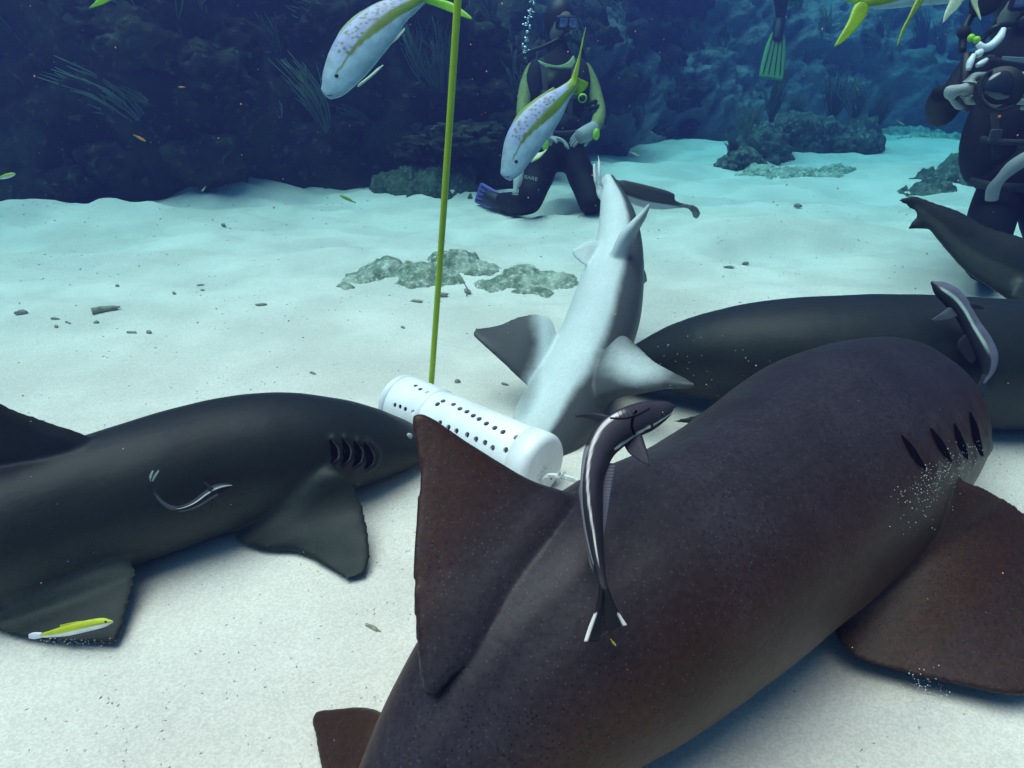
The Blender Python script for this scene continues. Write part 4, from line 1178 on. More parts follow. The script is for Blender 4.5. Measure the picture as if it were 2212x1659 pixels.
def rear_remora():
    d0 = 1.60
    bvb = BVHTree.FromPolygons([tuple(Vector(v.co) + BACK_SHARK.location) for v in BACK_SHARK.data.vertices], [tuple(p.vertices) for p in BACK_SHARK.data.polygons])
    zb = depth(bvb, 2090, 720) or 1.7
    E = [(2018, 607, 2013, 616), (2036, 608, 2022, 636), (2066, 622, 2046, 662), (2088, 648, 2068, 690), (2112, 690, 2088, 726), (2138, 728, 2106, 762), (2153, 765, 2116, 786), (2148, 800, 2120, 806), (2130, 826, 2118, 818)]
    lf = Loft([(*e, zb - 0.04, 0.75) for e in E], n=80, m=40)
    front = 1 if (lf.rings[40][10] - CAM).length < (lf.rings[40][30] - CAM).length else -1
    def col(u, v, w):
        c = (0.125, 0.12, 0.165) if v > -0.25 else (0.02, 0.02, 0.026)
        k = 1 - sm(0.08, 0.16, abs(v + 0.25))
        return lerp3(c, (0.5, 0.6, 0.5), k * sm(0.03, 0.08, u) * (1 - sm(0.6, 0.8, u)))
    z = zb - 0.05
    fins = [(fin([P(2048, 664, z), P(2030, 678, z - .02), P(2012, 690, z - .03)], [P(2068, 684, z), P(2045, 690, z - .02), P(2016, 694, z - .03)], 0.01, 0.003), (0.06, 0.065, 0.085)),
            (fin([P(2092, 655, z), P(2110, 657, z), P(2126, 664, z)], [P(2098, 668, z), P(2110, 668, z), P(2124, 668, z)], 0.008, 0.003), (0.015, 0.015, 0.02)),
            (fin([P(2084, 720, z + .01), P(2070, 735, z + .01), P(2066, 750, z + .01)], [P(2110, 775, z + .01), P(2100, 785, z + .01), P(2090, 780, z + .01)], 0.008, 0.003), (0.01, 0.01, 0.014)),
            (fin([P(2122, 812, z + .01), P(2110, 835, z + .01), P(2104, 858, z + .01)], [P(2134, 815, z + .01), P(2130, 840, z + .01), P(2126, 862, z + .01)], 0.008, 0.003), (0.02, 0.02, 0.03))]
    ob = paint_fish("remora", lf, col, fins, M_REMORA, lf.C[40])
    tag(ob, "blue grey remora riding on the rear dark shark behind the speckled shark's head", "remora", "remoras on the sharks")
rear_remora()

def small_remora():
    zc = lambda x, y, d=0.030: (depth(LEFT_BV, x, y) or 1.5) - d
    S = [(497, 1050, 5), (486, 1052, 9), (468, 1058, 12), (448, 1070, 11.5), (425, 1086, 9.5), (402, 1096, 7.5), (380, 1099, 5.5), (360, 1092, 4), (343, 1077, 3), (333, 1060, 2.3), (328, 1042, 2.0), (327, 1034, 2.6)]
    E = []
    for i, (x, y, r) in enumerate(S):
        a = S[max(i - 1, 0)]; b = S[min(i + 1, len(S) - 1)]
        tx, ty = b[0] - a[0], b[1] - a[1]; L_ = math.hypot(tx, ty)
        nx, ny = -ty / L_, tx / L_
        if i < 6 and ny > 0: nx, ny = -nx, -ny
        sgn = 1
        E.append((x + nx * r, y + ny * r, x - nx * r, y - ny * r))
    # keep one side consistent along the bend
    for i in range(1, len(E)):
        a = E[i - 1]; e = E[i]
        if math.hypot(a[0] - e[0], a[1] - e[1]) > math.hypot(a[0] - e[2], a[1] - e[3]): E[i] = (e[2], e[3], e[0], e[1])
    lf = Loft([(*e, zc((e[0] + e[2]) / 2, (e[1] + e[3]) / 2), 0.8) for e in E], n=90, m=32)
    def col(u, v, w):
        c = lerp3((0.006, 0.006, 0.010), (0.014, 0.014, 0.024), sm(0, 0.8, v))
        k = (1 - sm(0.05, 0.16, abs(v - 0.30 + 0.3 * u))) * (1 - sm(0.55, 0.62, u))
        c = lerp3(c, (0.55, 0.6, 0.6), k)
        if v < -0.7 and 0.15 < u < 0.55: c = lerp3(c, (0.16, 0.17, 0.19), 0.6)
        if u > 0.55: c = lerp3(c, (0.07, 0.085, 0.09), sm(0.55, 0.62, u) * (1 - sm(0.78, 0.9, u)))
        return c
    z = zc(450, 1050) - 0.004; zt = zc(328, 1020) - 0.004
    fins = [(fin([P(452, 1060, z), P(446, 1050, z), P(438, 1043, z)], [P(462, 1056, z), P(452, 1047, z), P(442, 1041, z)], 0.004, 0.001), (0.008, 0.008, 0.01)),
            (fin([P(458, 1078, z), P(455, 1090, z), P(452, 1102, z)], [P(463, 1075, z), P(460, 1088, z), P(453, 1102, z)], 0.003, 0.001), (0.008, 0.008, 0.01)),
            (fin([P(325, 1040, zt), P(323, 1028, zt), P(329, 1016, zt)], [P(328, 1040, zt), P(328, 1030, zt), P(332, 1018, zt)], 0.003, 0.001), (0.24, 0.33, 0.31)),
            (fin([P(328, 1040, zt), P(332, 1028, zt), P(342, 1015, zt)], [P(331, 1040, zt), P(337, 1030, zt), P(344, 1018, zt)], 0.003, 0.001), (0.18, 0.25, 0.24))]
    ob = paint_fish("remora", lf, col, fins, M_REMORA, lf.C[30])
    tag(ob, "tiny curled striped remora against the flank of the left shark", "remora", "remoras on the sharks")
small_remora()
# ------------------------------------------------------------------ ROCKS, CORALS, SEA PLUMES
def turf_mat(name, c0, c1, c2, sc=9.0):
    m, nt, N, L, B = new_mat(name)
    tc = N.new("ShaderNodeTexCoord")
    n1 = N.new("ShaderNodeTexNoise"); n1.inputs["Scale"].default_value = sc; n1.inputs["Detail"].default_value = 9; n1.inputs["Roughness"].default_value = 0.68
    L.new(tc.outputs["Object"], n1.inputs["Vector"])
    n2 = N.new("ShaderNodeTexNoise"); n2.inputs["Scale"].default_value = sc * 4.5; n2.inputs["Detail"].default_value = 7; n2.inputs["Roughness"].default_value = 0.7
    L.new(tc.outputs["Object"], n2.inputs["Vector"])
    a = mixcol(N, L, ramp(N, L, n1.outputs["Fac"], 0.40, 0.60), c0, c1)
    b = mixcol(N, L, ramp(N, L, n2.outputs["Fac"], 0.52, 0.66), a, c2)
    k = mixcol(N, L, ramp(N, L, n2.outputs["Fac"], 0.30, 0.42, 0.8, 0.0), b, tuple(c * 0.6 for c in c0))
    L.new(k, B.inputs["Base Color"]); B.inputs["Roughness"].default_value = 0.95; B.inputs["Specular IOR Level"].default_value = 0.05
    bp = N.new("ShaderNodeBump"); bp.inputs["Strength"].default_value = 0.8; bp.inputs["Distance"].default_value = 0.012
    L.new(n2.outputs["Fac"], bp.inputs["Height"]); L.new(bp.outputs[0], B.inputs["Normal"])
    return m
M_TURF = turf_mat("algae_rock", (0.15, 0.19, 0.13), (0.38, 0.40, 0.32), (0.66, 0.62, 0.55))
M_LEDGE = turf_mat("ledge_algae", (0.035, 0.055, 0.04), (0.07, 0.10, 0.065), (0.15, 0.18, 0.13), 8)
M_MOUND = turf_mat("mound_rock", (0.045, 0.062, 0.052), (0.10, 0.12, 0.095), (0.24, 0.25, 0.20), 5)
M_PLUME = simple("plume", (0.12, 0.17, 0.10), 0.9, 0.05, var=0.3, vscale=6)
M_PLUME2 = simple("plume_dull", (0.07, 0.10, 0.075), 0.9, 0.05, var=0.3, vscale=6)
M_SPONGE = simple("sponge", (0.07, 0.06, 0.05), 0.95, 0.05, bump=0.8, bscale=30, var=0.3, vscale=12)
M_TWIG = simple("dead_coral", (0.26, 0.27, 0.20), 0.95, 0.05, bump=0.6, bscale=80, var=0.25, vscale=30)
M_SHELL = simple("dark_shell", (0.25, 0.23, 0.22), 0.8, 0.1, var=0.3, vscale=60)

def lump(c, r, seed, amp=0.25, freq=3.0, sub=5, rot=0.0, flat=True):
    bm = bmesh.new()
    bmesh.ops.create_icosphere(bm, subdivisions=sub, radius=1.0)
    o = Vector((seed * 3.7, seed * 1.3, seed * 2.1))
    for v in bm.verts:
        p = v.co.normalized()
        d = 1 + amp * noise.fractal(p * freq * 0.5 + o, 1.0, 2.0, 3) + amp * 0.5 * noise.fractal(p * freq * 1.6 + o, 1.0, 2.0, 4) + amp * 0.22 * noise.fractal(p * freq * 5 + o, 1.0, 2.0, 3)
        v.co = Vector((p.x * r[0], p.y * r[1], p.z * r[2])) * d
    R = Matrix.Rotation(rot, 3, 'Z')
    V = [Vector(c) + R @ v.co for v in bm.verts]
    Fc = [tuple(v.index for v in f.verts) for f in bm.faces]
    bm.free()
    return V, Fc

def at_sand(px, py, dz=0.0):
    g = G(px, py, 0.0)
    for _ in range(4):
        g = G(px, py, sand_h(g.x, g.y))
    g.z += dz
    return g

def rock(name, lumps, mat, label, cat="rock", group=None):
    parts = []
    if name != "coral_mound":
        # half buried: a relief rising out of the sand, with its skirt below it
        L_ = [(at_sand(px, py), rx, ry, rz, seed, rot) for px, py, rx, ry, rz, seed, rot in lumps]
        x0 = min(g.x - rx * 1.5 for g, rx, ry, rz, s_, r_ in L_); x1 = max(g.x + rx * 1.5 for g, rx, ry, rz, s_, r_ in L_)
        y0 = min(g.y - ry * 1.6 for g, rx, ry, rz, s_, r_ in L_); y1 = max(g.y + ry * 1.6 for g, rx, ry, rz, s_, r_ in L_)
        step = max((x1 - x0) / 130, 0.006)
        nx, ny = int((x1 - x0) / step) + 1, int((y1 - y0) / step) + 1
        V, Fc, H = [], [], []
        for j in range(ny):
            for i in range(nx):
                x, y = x0 + i * step, y0 + j * step
                h = -1.0
                for g, rx, ry, rz, s_, r_ in L_:
                    dx, dy = x - g.x, y - g.y
                    q = math.hypot((dx * math.cos(r_) + dy * math.sin(r_)) / rx, (dy * math.cos(r_) - dx * math.sin(r_)) / ry)
                    q += 0.38 * fbm(x * 9 + s_, y * 9, s_ * 1.7, 4)
                    h = max(h, rz * 0.85 * (1 - max(q, 0.0) ** 2.4))
                n1 = fbm(x * 26, y * 26, 4.4, 5); n2 = fbm(x * 70, y * 70, 8.4, 3)
                hh = h + (0.030 * n1 + 0.012 * n2) * min(1.0, max(0.25, rz * 9)) - 0.012
                H.append(h); V.append(Vector((x, y, sand_h(x, y) + max(hh, -0.05))))
        for j in range(ny - 1):
            for i in range(nx - 1):
                a = j * nx + i
                if max(H[a], H[a + 1], H[a + nx], H[a + nx + 1]) > -0.04: Fc.append((a, a + 1, a + nx + 1, a + nx))
        used = sorted({k for f in Fc for k in f}); mp = {k: n for n, k in enumerate(used)}
        o = L_[0][0]
        ob = mesh_obj(name, [V[k] for k in used], [tuple(mp[k] for k in f) for f in Fc], mat, None, o)
        tag(ob, label, cat, group)
        return ob
    for i, (px, py, rx, ry, rz, seed, rot) in enumerate(lumps):
        parts.append(lump(at_sand(px, py, rz * 0.02), (rx, ry, rz), seed, 0.26, 3.0, 5, rot))
    o = at_sand(lumps[0][0], lumps[0][1])
    ob = mesh_obj(name, *join(*parts), mat, None, o)
    tag(ob, label, cat, group)
    return ob
rock("rock", [(835, 572, 0.10, 0.13, 0.055, 1, 0.2), (800, 590, 0.085, 0.13, 0.05, 2, 0.5), (765, 605, 0.075, 0.10, 0.045, 8, 0.3), (745, 617, 0.05, 0.06, 0.035, 9, 0.0)], M_TURF, "low algae grown rock left of the yellow pole, tapering toward the left", group="rocks in mid sand")
rock("rock", [(985, 575, 0.15, 0.16, 0.10, 3, 0.1), (905, 590, 0.13, 0.15, 0.055, 4, 0.1), (1030, 585, 0.10, 0.13, 0.055, 5, 0.2), (895, 615, 0.11, 0.09, 0.05, 10, 0), (955, 605, 0.12, 0.1, 0.06, 17, 0)], M_TURF, "tallest dark topped algae rock just behind the yellow pole", group="rocks in mid sand")
rock("rock", [(1130, 605, 0.15, 0.14, 0.06, 6, 0.1), (1200, 605, 0.12, 0.12, 0.055, 7, 0.0), (1065, 618, 0.11, 0.10, 0.045, 11, 0.3), (1150, 628, 0.11, 0.06, 0.04, 12, 0)], M_TURF, "flat crusty algae rock between the pole and the pale shark", group="rocks in mid sand")
# mound and rubble at the right
rock("coral_mound", [(1640, 345, 0.36, 0.4, 0.34, 21, 0), (1760, 330, 0.45, 0.4, 0.36, 22, 0), (1850, 330, 0.30, 0.3, 0.38, 23, 0), (1700, 325, 0.4, 0.4, 0.42, 24, 0.4), (1600, 360, 0.22, 0.25, 0.18, 25, 0)], M_MOUND, "dark coral mound with feathery growth on the sand right of the diver", "coral")
rock("rubble_rock", [(1740, 382, 0.34, 0.22, 0.10, 26, 0), (1650, 372, 0.26, 0.2, 0.09, 27, 0), (1810, 372, 0.16, 0.16, 0.07, 28, 0)], M_TURF, "low grey rubble rock on the sand at the foot of the coral mound", "rock", "rubble at right")
rock("rubble_rock", [(2050, 395, 0.32, 0.22, 0.14, 29, 0), (2010, 415, 0.22, 0.15, 0.09, 30, 0), (2090, 380, 0.26, 0.2, 0.22, 31, 0)], M_MOUND, "dark rubble rock beside the camera diver's knees", "rock", "rubble at right")
rock("rubble_rock", [(1950, 290, 0.6, 0.4, 0.16, 32, 0), (2020, 300, 0.5, 0.3, 0.13, 33, 0), (1900, 285, 0.4, 0.3, 0.18, 34, 0)], M_TURF, "hazy far rubble rock between the coral mound and the camera diver", "rock", "rubble at right")
rock("rubble_rock", [(1020, 392, 0.45, 0.35, 0.16, 35, 0), (930, 400, 0.5, 0.4, 0.22, 36, 0), (860, 395, 0.4, 0.35, 0.22, 37, 0)], M_LEDGE, "grey green rubble rock at the reef foot right of the yellow pole", "rock", "rubble at right")

def plume_mesh(name, rnd, n, h, spread, mat, lean=(0.15, 0, 0)):
    parts = []
    for i in range(n):
        a = rnd.uniform(0, 2 * math.pi); s = rnd.uniform(0.1, 1) * spread
        hh = h * rnd.uniform(0.55, 1.05)
        p0 = Vector((rnd.uniform(-.02, .02), rnd.uniform(-.02, .02), 0))
        st = Vector((math.cos(a) * s * 0.45, math.sin(a) * s * 0.45, hh * 0.25))
        md = Vector((math.cos(a) * s * 0.8 + lean[0] * hh * 0.25, math.sin(a) * s * 0.8, hh * 0.6))
        tp = Vector((math.cos(a) * s + lean[0] * hh + rnd.uniform(-.06, .06) * h, math.sin(a) * s + rnd.uniform(-.06, .06) * h, hh))
        r = 0.0068 * (h / 0.5) ** 0.5
        parts.append(tube([p0, p0 * 0.2 + st, md, tp], [r * 1.1, r, r * 0.85, r * 0.35], 5, 8))
        for q in range(rnd.randint(1, 3)):
            f = rnd.uniform(0.35, 0.75)
            b = st.lerp(md, f)
            e = b + Vector((rnd.uniform(-1, 1) * s * 0.5 + lean[0] * hh * .3, rnd.uniform(-1, 1) * s * 0.5, hh * rnd.uniform(0.25, 0.45)))
            parts.append(tube([b, (b + e) / 2 + Vector((rnd.uniform(-.02, .02), 0, 0.02)), e], [r * 0.8, r * 0.7, r * 0.3], 4, 5))
    V, Fc = join(*parts)
    me = bpy.data.meshes.new(name); me.from_pydata([tuple(v) for v in V], [], Fc); me.materials.append(mat)
    me.polygons.foreach_set("use_smooth", [True] * len(me.polygons))
    return me
rp = random.Random(21)
PL = [plume_mesh("sea_plume", rp, rp.randint(26, 42), rp.uniform(0.38, 0.62), rp.uniform(0.10, 0.24), M_PLUME if i % 2 else M_PLUME2, (rp.uniform(-0.5, 0.1), 0, 0)) for i in range(8)]

def put(me, name, loc, rz, s, label, cat, group, tilt=None):
    o = bpy.data.objects.new(name, me)
    o.location = loc; o.rotation_euler = (tilt or 0, 0, rz); o.scale = (s, s, s)
    COL.objects.link(o)
    return tag(o, label, cat, group)

cnt = 0
while cnt < 150:
    s = rp.uniform(0.12, 0.80); t = rp.uniform(0.04, 0.66) ** 0.9
    p, nn = reef_pt(s, t)
    pj = proj(p)
    if not (-80 < pj[0] < 2300 and -120 < pj[1] < 460): continue
    far = pj[0] > 1300
    if far and rp.random() < 0.35: continue
    o = put(PL[rp.randrange(8)], "sea_plume", p - nn * 0.05 - Vector((0, 0, 0.03)), math.atan2(nn.y, nn.x) + rp.uniform(-1, 1), rp.uniform(0.6, 1.25),
            "dusky feathery sea plume growing on the dark reef wall" if not far else "blue hazed sea plume growing on the far reef slope", "sea plume", "sea plumes on the reef")
    o.rotation_euler = (rp.uniform(-0.5, 0.1), rp.uniform(-0.7, 0.05), rp.uniform(-0.4, 0.4))
    cnt += 1
ORD = ['leftmost', 'second from the left', 'third from the left', 'middle one', 'third from the right', 'second from the right', 'rightmost']
for i, (px, py, dz, s) in enumerate(((1580, 362, 0.12, 0.55), (1605, 340, 0.25, 0.8), (1655, 330, 0.45, 1.0), (1705, 320, 0.42, 0.9), (1785, 320, 0.44, 1.2), (1830, 325, 0.48, 1.2), (1880, 330, 0.36, 0.8))):
    put(PL[i % 8], "sea_plume", at_sand(px, py, dz * 0.75), i * 1.3, s, ORD[i] + " of the seven feathery sea plumes on the dark coral mound", "sea plume", "sea plumes on the mound")
# coral heads and sponges on the wall
HEADS = []
for i in range(6):
    V, Fc = lump((0, 0, 0), (0.26, 0.24, 0.18), 40 + i, 0.4, 3.0, 4)
    me = bpy.data.meshes.new("coral_boulder"); me.from_pydata([tuple(v) for v in V], [], Fc); me.materials.append(M_REEF)
    me.polygons.foreach_set("use_smooth", [True] * len(me.polygons)); HEADS.append(me)
cnt = 0
while cnt < 60:
    s = rp.uniform(0.12, 0.62); t = rp.uniform(0.03, 0.6)
    p, nn = reef_pt(s, t)
    pj = proj(p)
    if not (-60 < pj[0] < 1500 and -60 < pj[1] < 450): continue
    o = put(HEADS[cnt % 6], "coral_boulder", p, rp.uniform(0, 6), rp.uniform(0.5, 1.35), "knobbly dark coral boulder on the reef wall", "coral", "coral boulders on the reef")
    cnt += 1
# pale green ledge upper left
pl_ = reef_pt(0.30, 0.35)[0]
c = P(225, 62, 4.65)
V, Fc = join(lump(c, (0.17, 0.20, 0.05), 61, 0.4, 3.5, 5), lump(c + Vector((0.24, 0.02, -0.04)), (0.14, 0.2, 0.06), 62, 0.4, 3.5, 5), lump(c + Vector((0.05, 0.3, -0.12)), (0.28, 0.4, 0.12), 64, 0.35, 3.5, 4), lump(c + Vector((0.1, 0.6, -0.2)), (0.4, 0.5, 0.2), 65, 0.35, 3.5, 4))
tag(mesh_obj("rock_ledge", V, Fc, M_LEDGE, None, c), "pale green rock ledge jutting from the dark reef at upper left", "rock")
c = P(1000, 300, 5.35)
V, Fc = join(lump(c, (0.32, 0.35, 0.13), 66, 0.35, 3.5, 5), lump(c + Vector((-0.3, 0.1, -0.1)), (0.28, 0.3, 0.12), 67, 0.35, 3.5, 5), lump(c + Vector((0, 0.4, -0.3)), (0.6, 0.6, 0.3), 68, 0.3, 3.5, 4))
tag(mesh_obj("rock_ledge", V, Fc, M_REEF, None, c), "grey green rock ledge low on the reef, right of the pole", "rock")

# ------------------------------------------------------------------ SMALL THINGS ON THE SAND
def debris(name, px, py, l, w, h, rot, seed, mat, label, cat, group):
    g = at_sand(px, py, h * 0.45)
    V, Fc = lump(g, (l / 2, w / 2, h / 2 + 0.003), seed, 0.4, 3, 3, rot)
    o = mesh_obj(name, V, Fc, mat, None, g - Vector((0, 0, h * 0.45))); tag(o, label, cat, group)
gt = at_sand(231, 672, 0.008)
ax = (at_sand(262, 667, 0.01) - at_sand(200, 677, 0.01))
V, Fc = tube([gt - ax * 0.5, gt - ax * 0.2 + Vector((0, 0, .004)), gt + ax * 0.15, gt + ax * 0.5], [0.017, 0.013, 0.012, 0.004], 10, 20)
V = [v + Vector((noise.noise(v * 60), noise.noise(v * 60 + Vector((5, 0, 0))), noise.noise(v * 60 + Vector((0, 5, 0))))) * 0.004 for v in V]
tag(mesh_obj("coral_twig", V, Fc, M_TWIG, None, gt), "greenish dead coral twig lying alone on the left sand", "coral twig")
D = [(47, 679, .055, .03, .022, "grey shell lump nearest the left edge of the sand"), (120, 690, .045, .012, .008, "flat shell sliver right of the grey shell lump"), (147, 698, .05, .010, .006, "long dark sliver, lower of the two slivers at left"),
     (122, 707, .03, .018, .010, "small stone just below the two slivers at left"), (209, 698, .025, .016, .008, "dark crumb below the coral twig"), (285, 720, .05, .014, .008, "row of dark crumbs low on the left sand"), (322, 720, .028, .02, .012, "dark pebble ending the row of crumbs on the left sand"),
     (376, 634, .035, .016, .01, "oval stone on the upper left sand"), (434, 617, .045, .016, .007, "flat dark chip on the upper left sand, above the oval stone"), (438, 628, .022, .015, .007, "small chip just under the flat dark chip"),
     (675, 807, .03, .010, .006, "brown chip on the sand above the left shark's head"), (254, 619, .03, .022, .012, "reddish bit of shell on the far left sand"), (565, 660, .055, .020, .012, "pale shell edge on the sand left of the rocks"),
     (988, 826, .022, .016, .012, "black triangular chip right of the pole's foot"), (1090, 831, .03, .012, .006, "dark flake beside the pale shark's left fin"), (870, 708, .03, .014, .006, "thin flake on the sand below the rocks"),
     (1610, 572, .045, .028, .022, "dark stone on the right sand behind the rear shark"), (1575, 578, .055, .016, .010, "flat chip left of the dark stone on the right sand"), (1723, 447, .06, .04, .030, "small purplish stone on the far right sand"),
     (1010, 632, .05, .03, .02, "brown leaf bit at the near edge of the flat rock"), (955, 640, .06, .035, .02, "grey stone by the foot of the tall algae rock"), (900, 652, .06, .018, .01, "pale flat chip in front of the rocks"),
     (805, 1357, .040, .008, .004, "bluish clear scrap on the near sand left of the fin"), (483, 488, .05, .03, .02, "small dark stone on the dune before the reef"), (325, 500, .06, .02, .01, "thin dark twig bit on the far left dune")]
for i, (px, py, l, w, h, lab) in enumerate(D):
    debris("shell_fragment" if i % 2 else "pebble", px, py, l * 0.85, w * 0.75, h * 0.7, 0.2 - 0.37 * (i % 4), 70 + i, M_TWIG if i in (12, 21, 22) else M_SHELL, lab, "shell" if i % 2 else "pebble", "bits lying on the sand")
# stem standing by the flat rock
g0 = at_sand(1008, 640, 0)
V, Fc = tube([g0, g0 + Vector((0.006, 0, 0.03)), g0 + Vector((-0.012, 0, 0.065)), g0 + Vector((-0.014, 0, 0.085))], [0.003, 0.003, 0.002, 0.001], 6, 12)
tag(mesh_obj("stem", V, Fc, M_SHELL, None, g0), "thin dark stem standing up by the flat crusty rock", "plant stem")

# uncountable crumbs of shell over the sand: one object
def crumbs():
    rc = random.Random(5)
    V, Fc = [], []
    n = 0
    while n < 2600:
        y = 0.55 + rc.random() ** 1.3 * 5.0
        x = rc.uniform(-1, 1) * (0.6 + y * 0.85)
        dens = 0.25 + max(0, fbm(x * 1.1 + 4, y * 1.4, 9.0, 3)) * 2.2
        if rc.random() > dens: continue
        z = sand_h(x, y)
        r = rc.uniform(0.0007, 0.0021) * (1 + 0.45 * max(y - 1, 0))
        a = rc.uniform(0, 6.28); e = rc.uniform(0.3, 1.0)
        k = len(V)
        for q in range(4):
            an = a + q * math.pi / 2
            rr = r * (1.6 if q % 2 else e)
            V.append((x + math.cos(an) * rr, y + math.sin(an) * rr, z + r * 0.25))
        V.append((x, y, z + r * 0.9)); V.append((x, y, z - r * 0.6))
        for q in range(4):
            Fc.append((k + q, k + (q + 1) % 4, k + 4)); Fc.append((k + (q + 1) % 4, k + q, k + 5))
        n += 1
    o = mesh_obj("shell_crumbs", V, Fc, simple("crumb", (0.30, 0.285, 0.255), 0.9, 0.05, var=0.6, vscale=35), smooth=False)
    tag(o, "fine dark crumbs of shell scattered over the white sand", "shell crumbs", kind="stuff")
crumbs()

# specks drifting in the water, grains falling off the big shark
def specks():
    rc = random.Random(11)
    def cloud(name, pts, mat, label):
        V, Fc = [], []
        for p, r in pts:
            k = len(V)
            for dx, dy, dz in ((1, 0, 0), (-1, 0, 0), (0, 1, 0), (0, -1, 0), (0, 0, 1), (0, 0, -1)):
                V.append(p + Vector((dx, dy, dz)) * r * rc.uniform(0.6, 1.4))
            for a, b, c in ((0, 2, 4), (2, 1, 4), (1, 3, 4), (3, 0, 4), (2, 0, 5), (1, 2, 5), (3, 1, 5), (0, 3, 5)): Fc.append((k + a, k + b, k + c))
        tag(mesh_obj(name, V, Fc, mat), label, "specks", kind="stuff")
    pale = [(P(rc.uniform(-40, 2250), rc.uniform(-40, 1660), z), z * rc.uniform(0.0003, 0.0008)) for z in (rc.uniform(0.55, 4.5) for _ in range(480))]
    pale = [q for q in pale if q[0].z > 0.02]
    cloud("drifting_specks", pale, simple("speck_pale", (0.6, 0.62, 0.6), 0.9), "fine pale specks drifting through the water")
    warm = [(P(rc.uniform(-40, 2250), rc.uniform(-40, 1660), z), z * rc.uniform(0.0006, 0.0019)) for z in (rc.uniform(0.5, 2.2) for _ in range(95))]
    warm = [q for q in warm if q[0].z > 0.03]
    cloud("orange_specks", warm, simple("speck_orange", (0.55, 0.26, 0.15), 0.9), "sparse orange motes drifting through the water")
    gr = []
    for _ in range(260):
        t = rc.random()
        x = 1965 + 145 * t + rc.gauss(0, 22); y = 1050 - 85 * t + rc.gauss(0, 13) + abs(rc.gauss(0, 60)) * (1 - t)
        d = depth(BIG_BV, x, y)
        if d is None or d > 1.6: continue
        z = d - abs(rc.gauss(0, 0.02)) - 0.004
        gr.append((P(x, y, z), rc.uniform(0.0004, 0.0010)))
    for _ in range(160):
        x = 1990 + rc.gauss(0, 26); y = 1490 + rc.gauss(0, 30)
        p = G(x, y, abs(rc.gauss(0, 0.03)) + 0.012); gr.append((p, rc.uniform(0.0005, 0.0015)))
    for _ in range(40):
        x = 1500 + rc.gauss(0, 90); y = 790 + rc.gauss(0, 40)
        gr.append((P(x, y, 1.45 + rc.uniform(-.1, .1)), rc.uniform(0.0005, 0.0013)))
    for _ in range(130):
        x = 160 + rc.gauss(0, 50); y = 1385 + rc.gauss(0, 6)
        gr.append((G(x, y, rc.uniform(0.002, 0.02)), rc.uniform(0.0006, 0.0014)))
    cloud("sand_grains", gr, simple("grain", (0.52, 0.52, 0.50), 0.9), "white sand grains spilling off the big shark's gills and fins")
specks()
# ------------------------------------------------------------------ DIVERS
M_SUIT = attr_mat("wetsuit", 0.75, 0.15, 0.35, 14)
M_RUB = simple("black_rubber", (0.014, 0.014, 0.017), 0.5, 0.3)
M_GLOVE = simple("grey_glove", (0.33, 0.34, 0.33), 0.85, 0.1, bump=0.3, bscale=120)
M_LIME = simple("lime_plastic", (0.32, 0.62, 0.01), 0.45, 0.4)
M_GEAR = simple("webbing", (0.02, 0.02, 0.024), 0.8, 0.1, bump=0.4, bscale=150)
M_STRAP = simple("strap_web", (0.035, 0.036, 0.04), 0.8, 0.1, bump=0.3, bscale=200)
M_BUCKLE = simple("buckle_plastic", (0.06, 0.06, 0.065), 0.4, 0.4)
M_GLASS = simple("mask_glass", (0.14, 0.12, 0.30), 0.06, 0.8)
M_SKIN = simple("diver_skin", (0.34, 0.25, 0.20), 0.6, 0.2)
M_SILVER = simple("bright_metal", (0.75, 0.75, 0.78), 0.25, 0.5, metal=0.9)
M_VIOLET = simple("violet_blade", (0.10, 0.08, 0.30), 0.5, 0.3)
M_TEAL = simple("green_fin", (0.08, 0.22, 0.06), 0.5, 0.3)
M_TANK = simple("cylinder_paint", (0.30, 0.30, 0.30), 0.4, 0.4)
M_LENS = simple("port_glass", (0.015, 0.016, 0.02), 0.04, 0.8)
M_BUB = simple("bubble", (0.75, 0.8, 0.85), 0.08, 0.8)
M_BUB.node_tree.nodes["Principled BSDF"].inputs["Transmission Weight"].default_value = 0.6

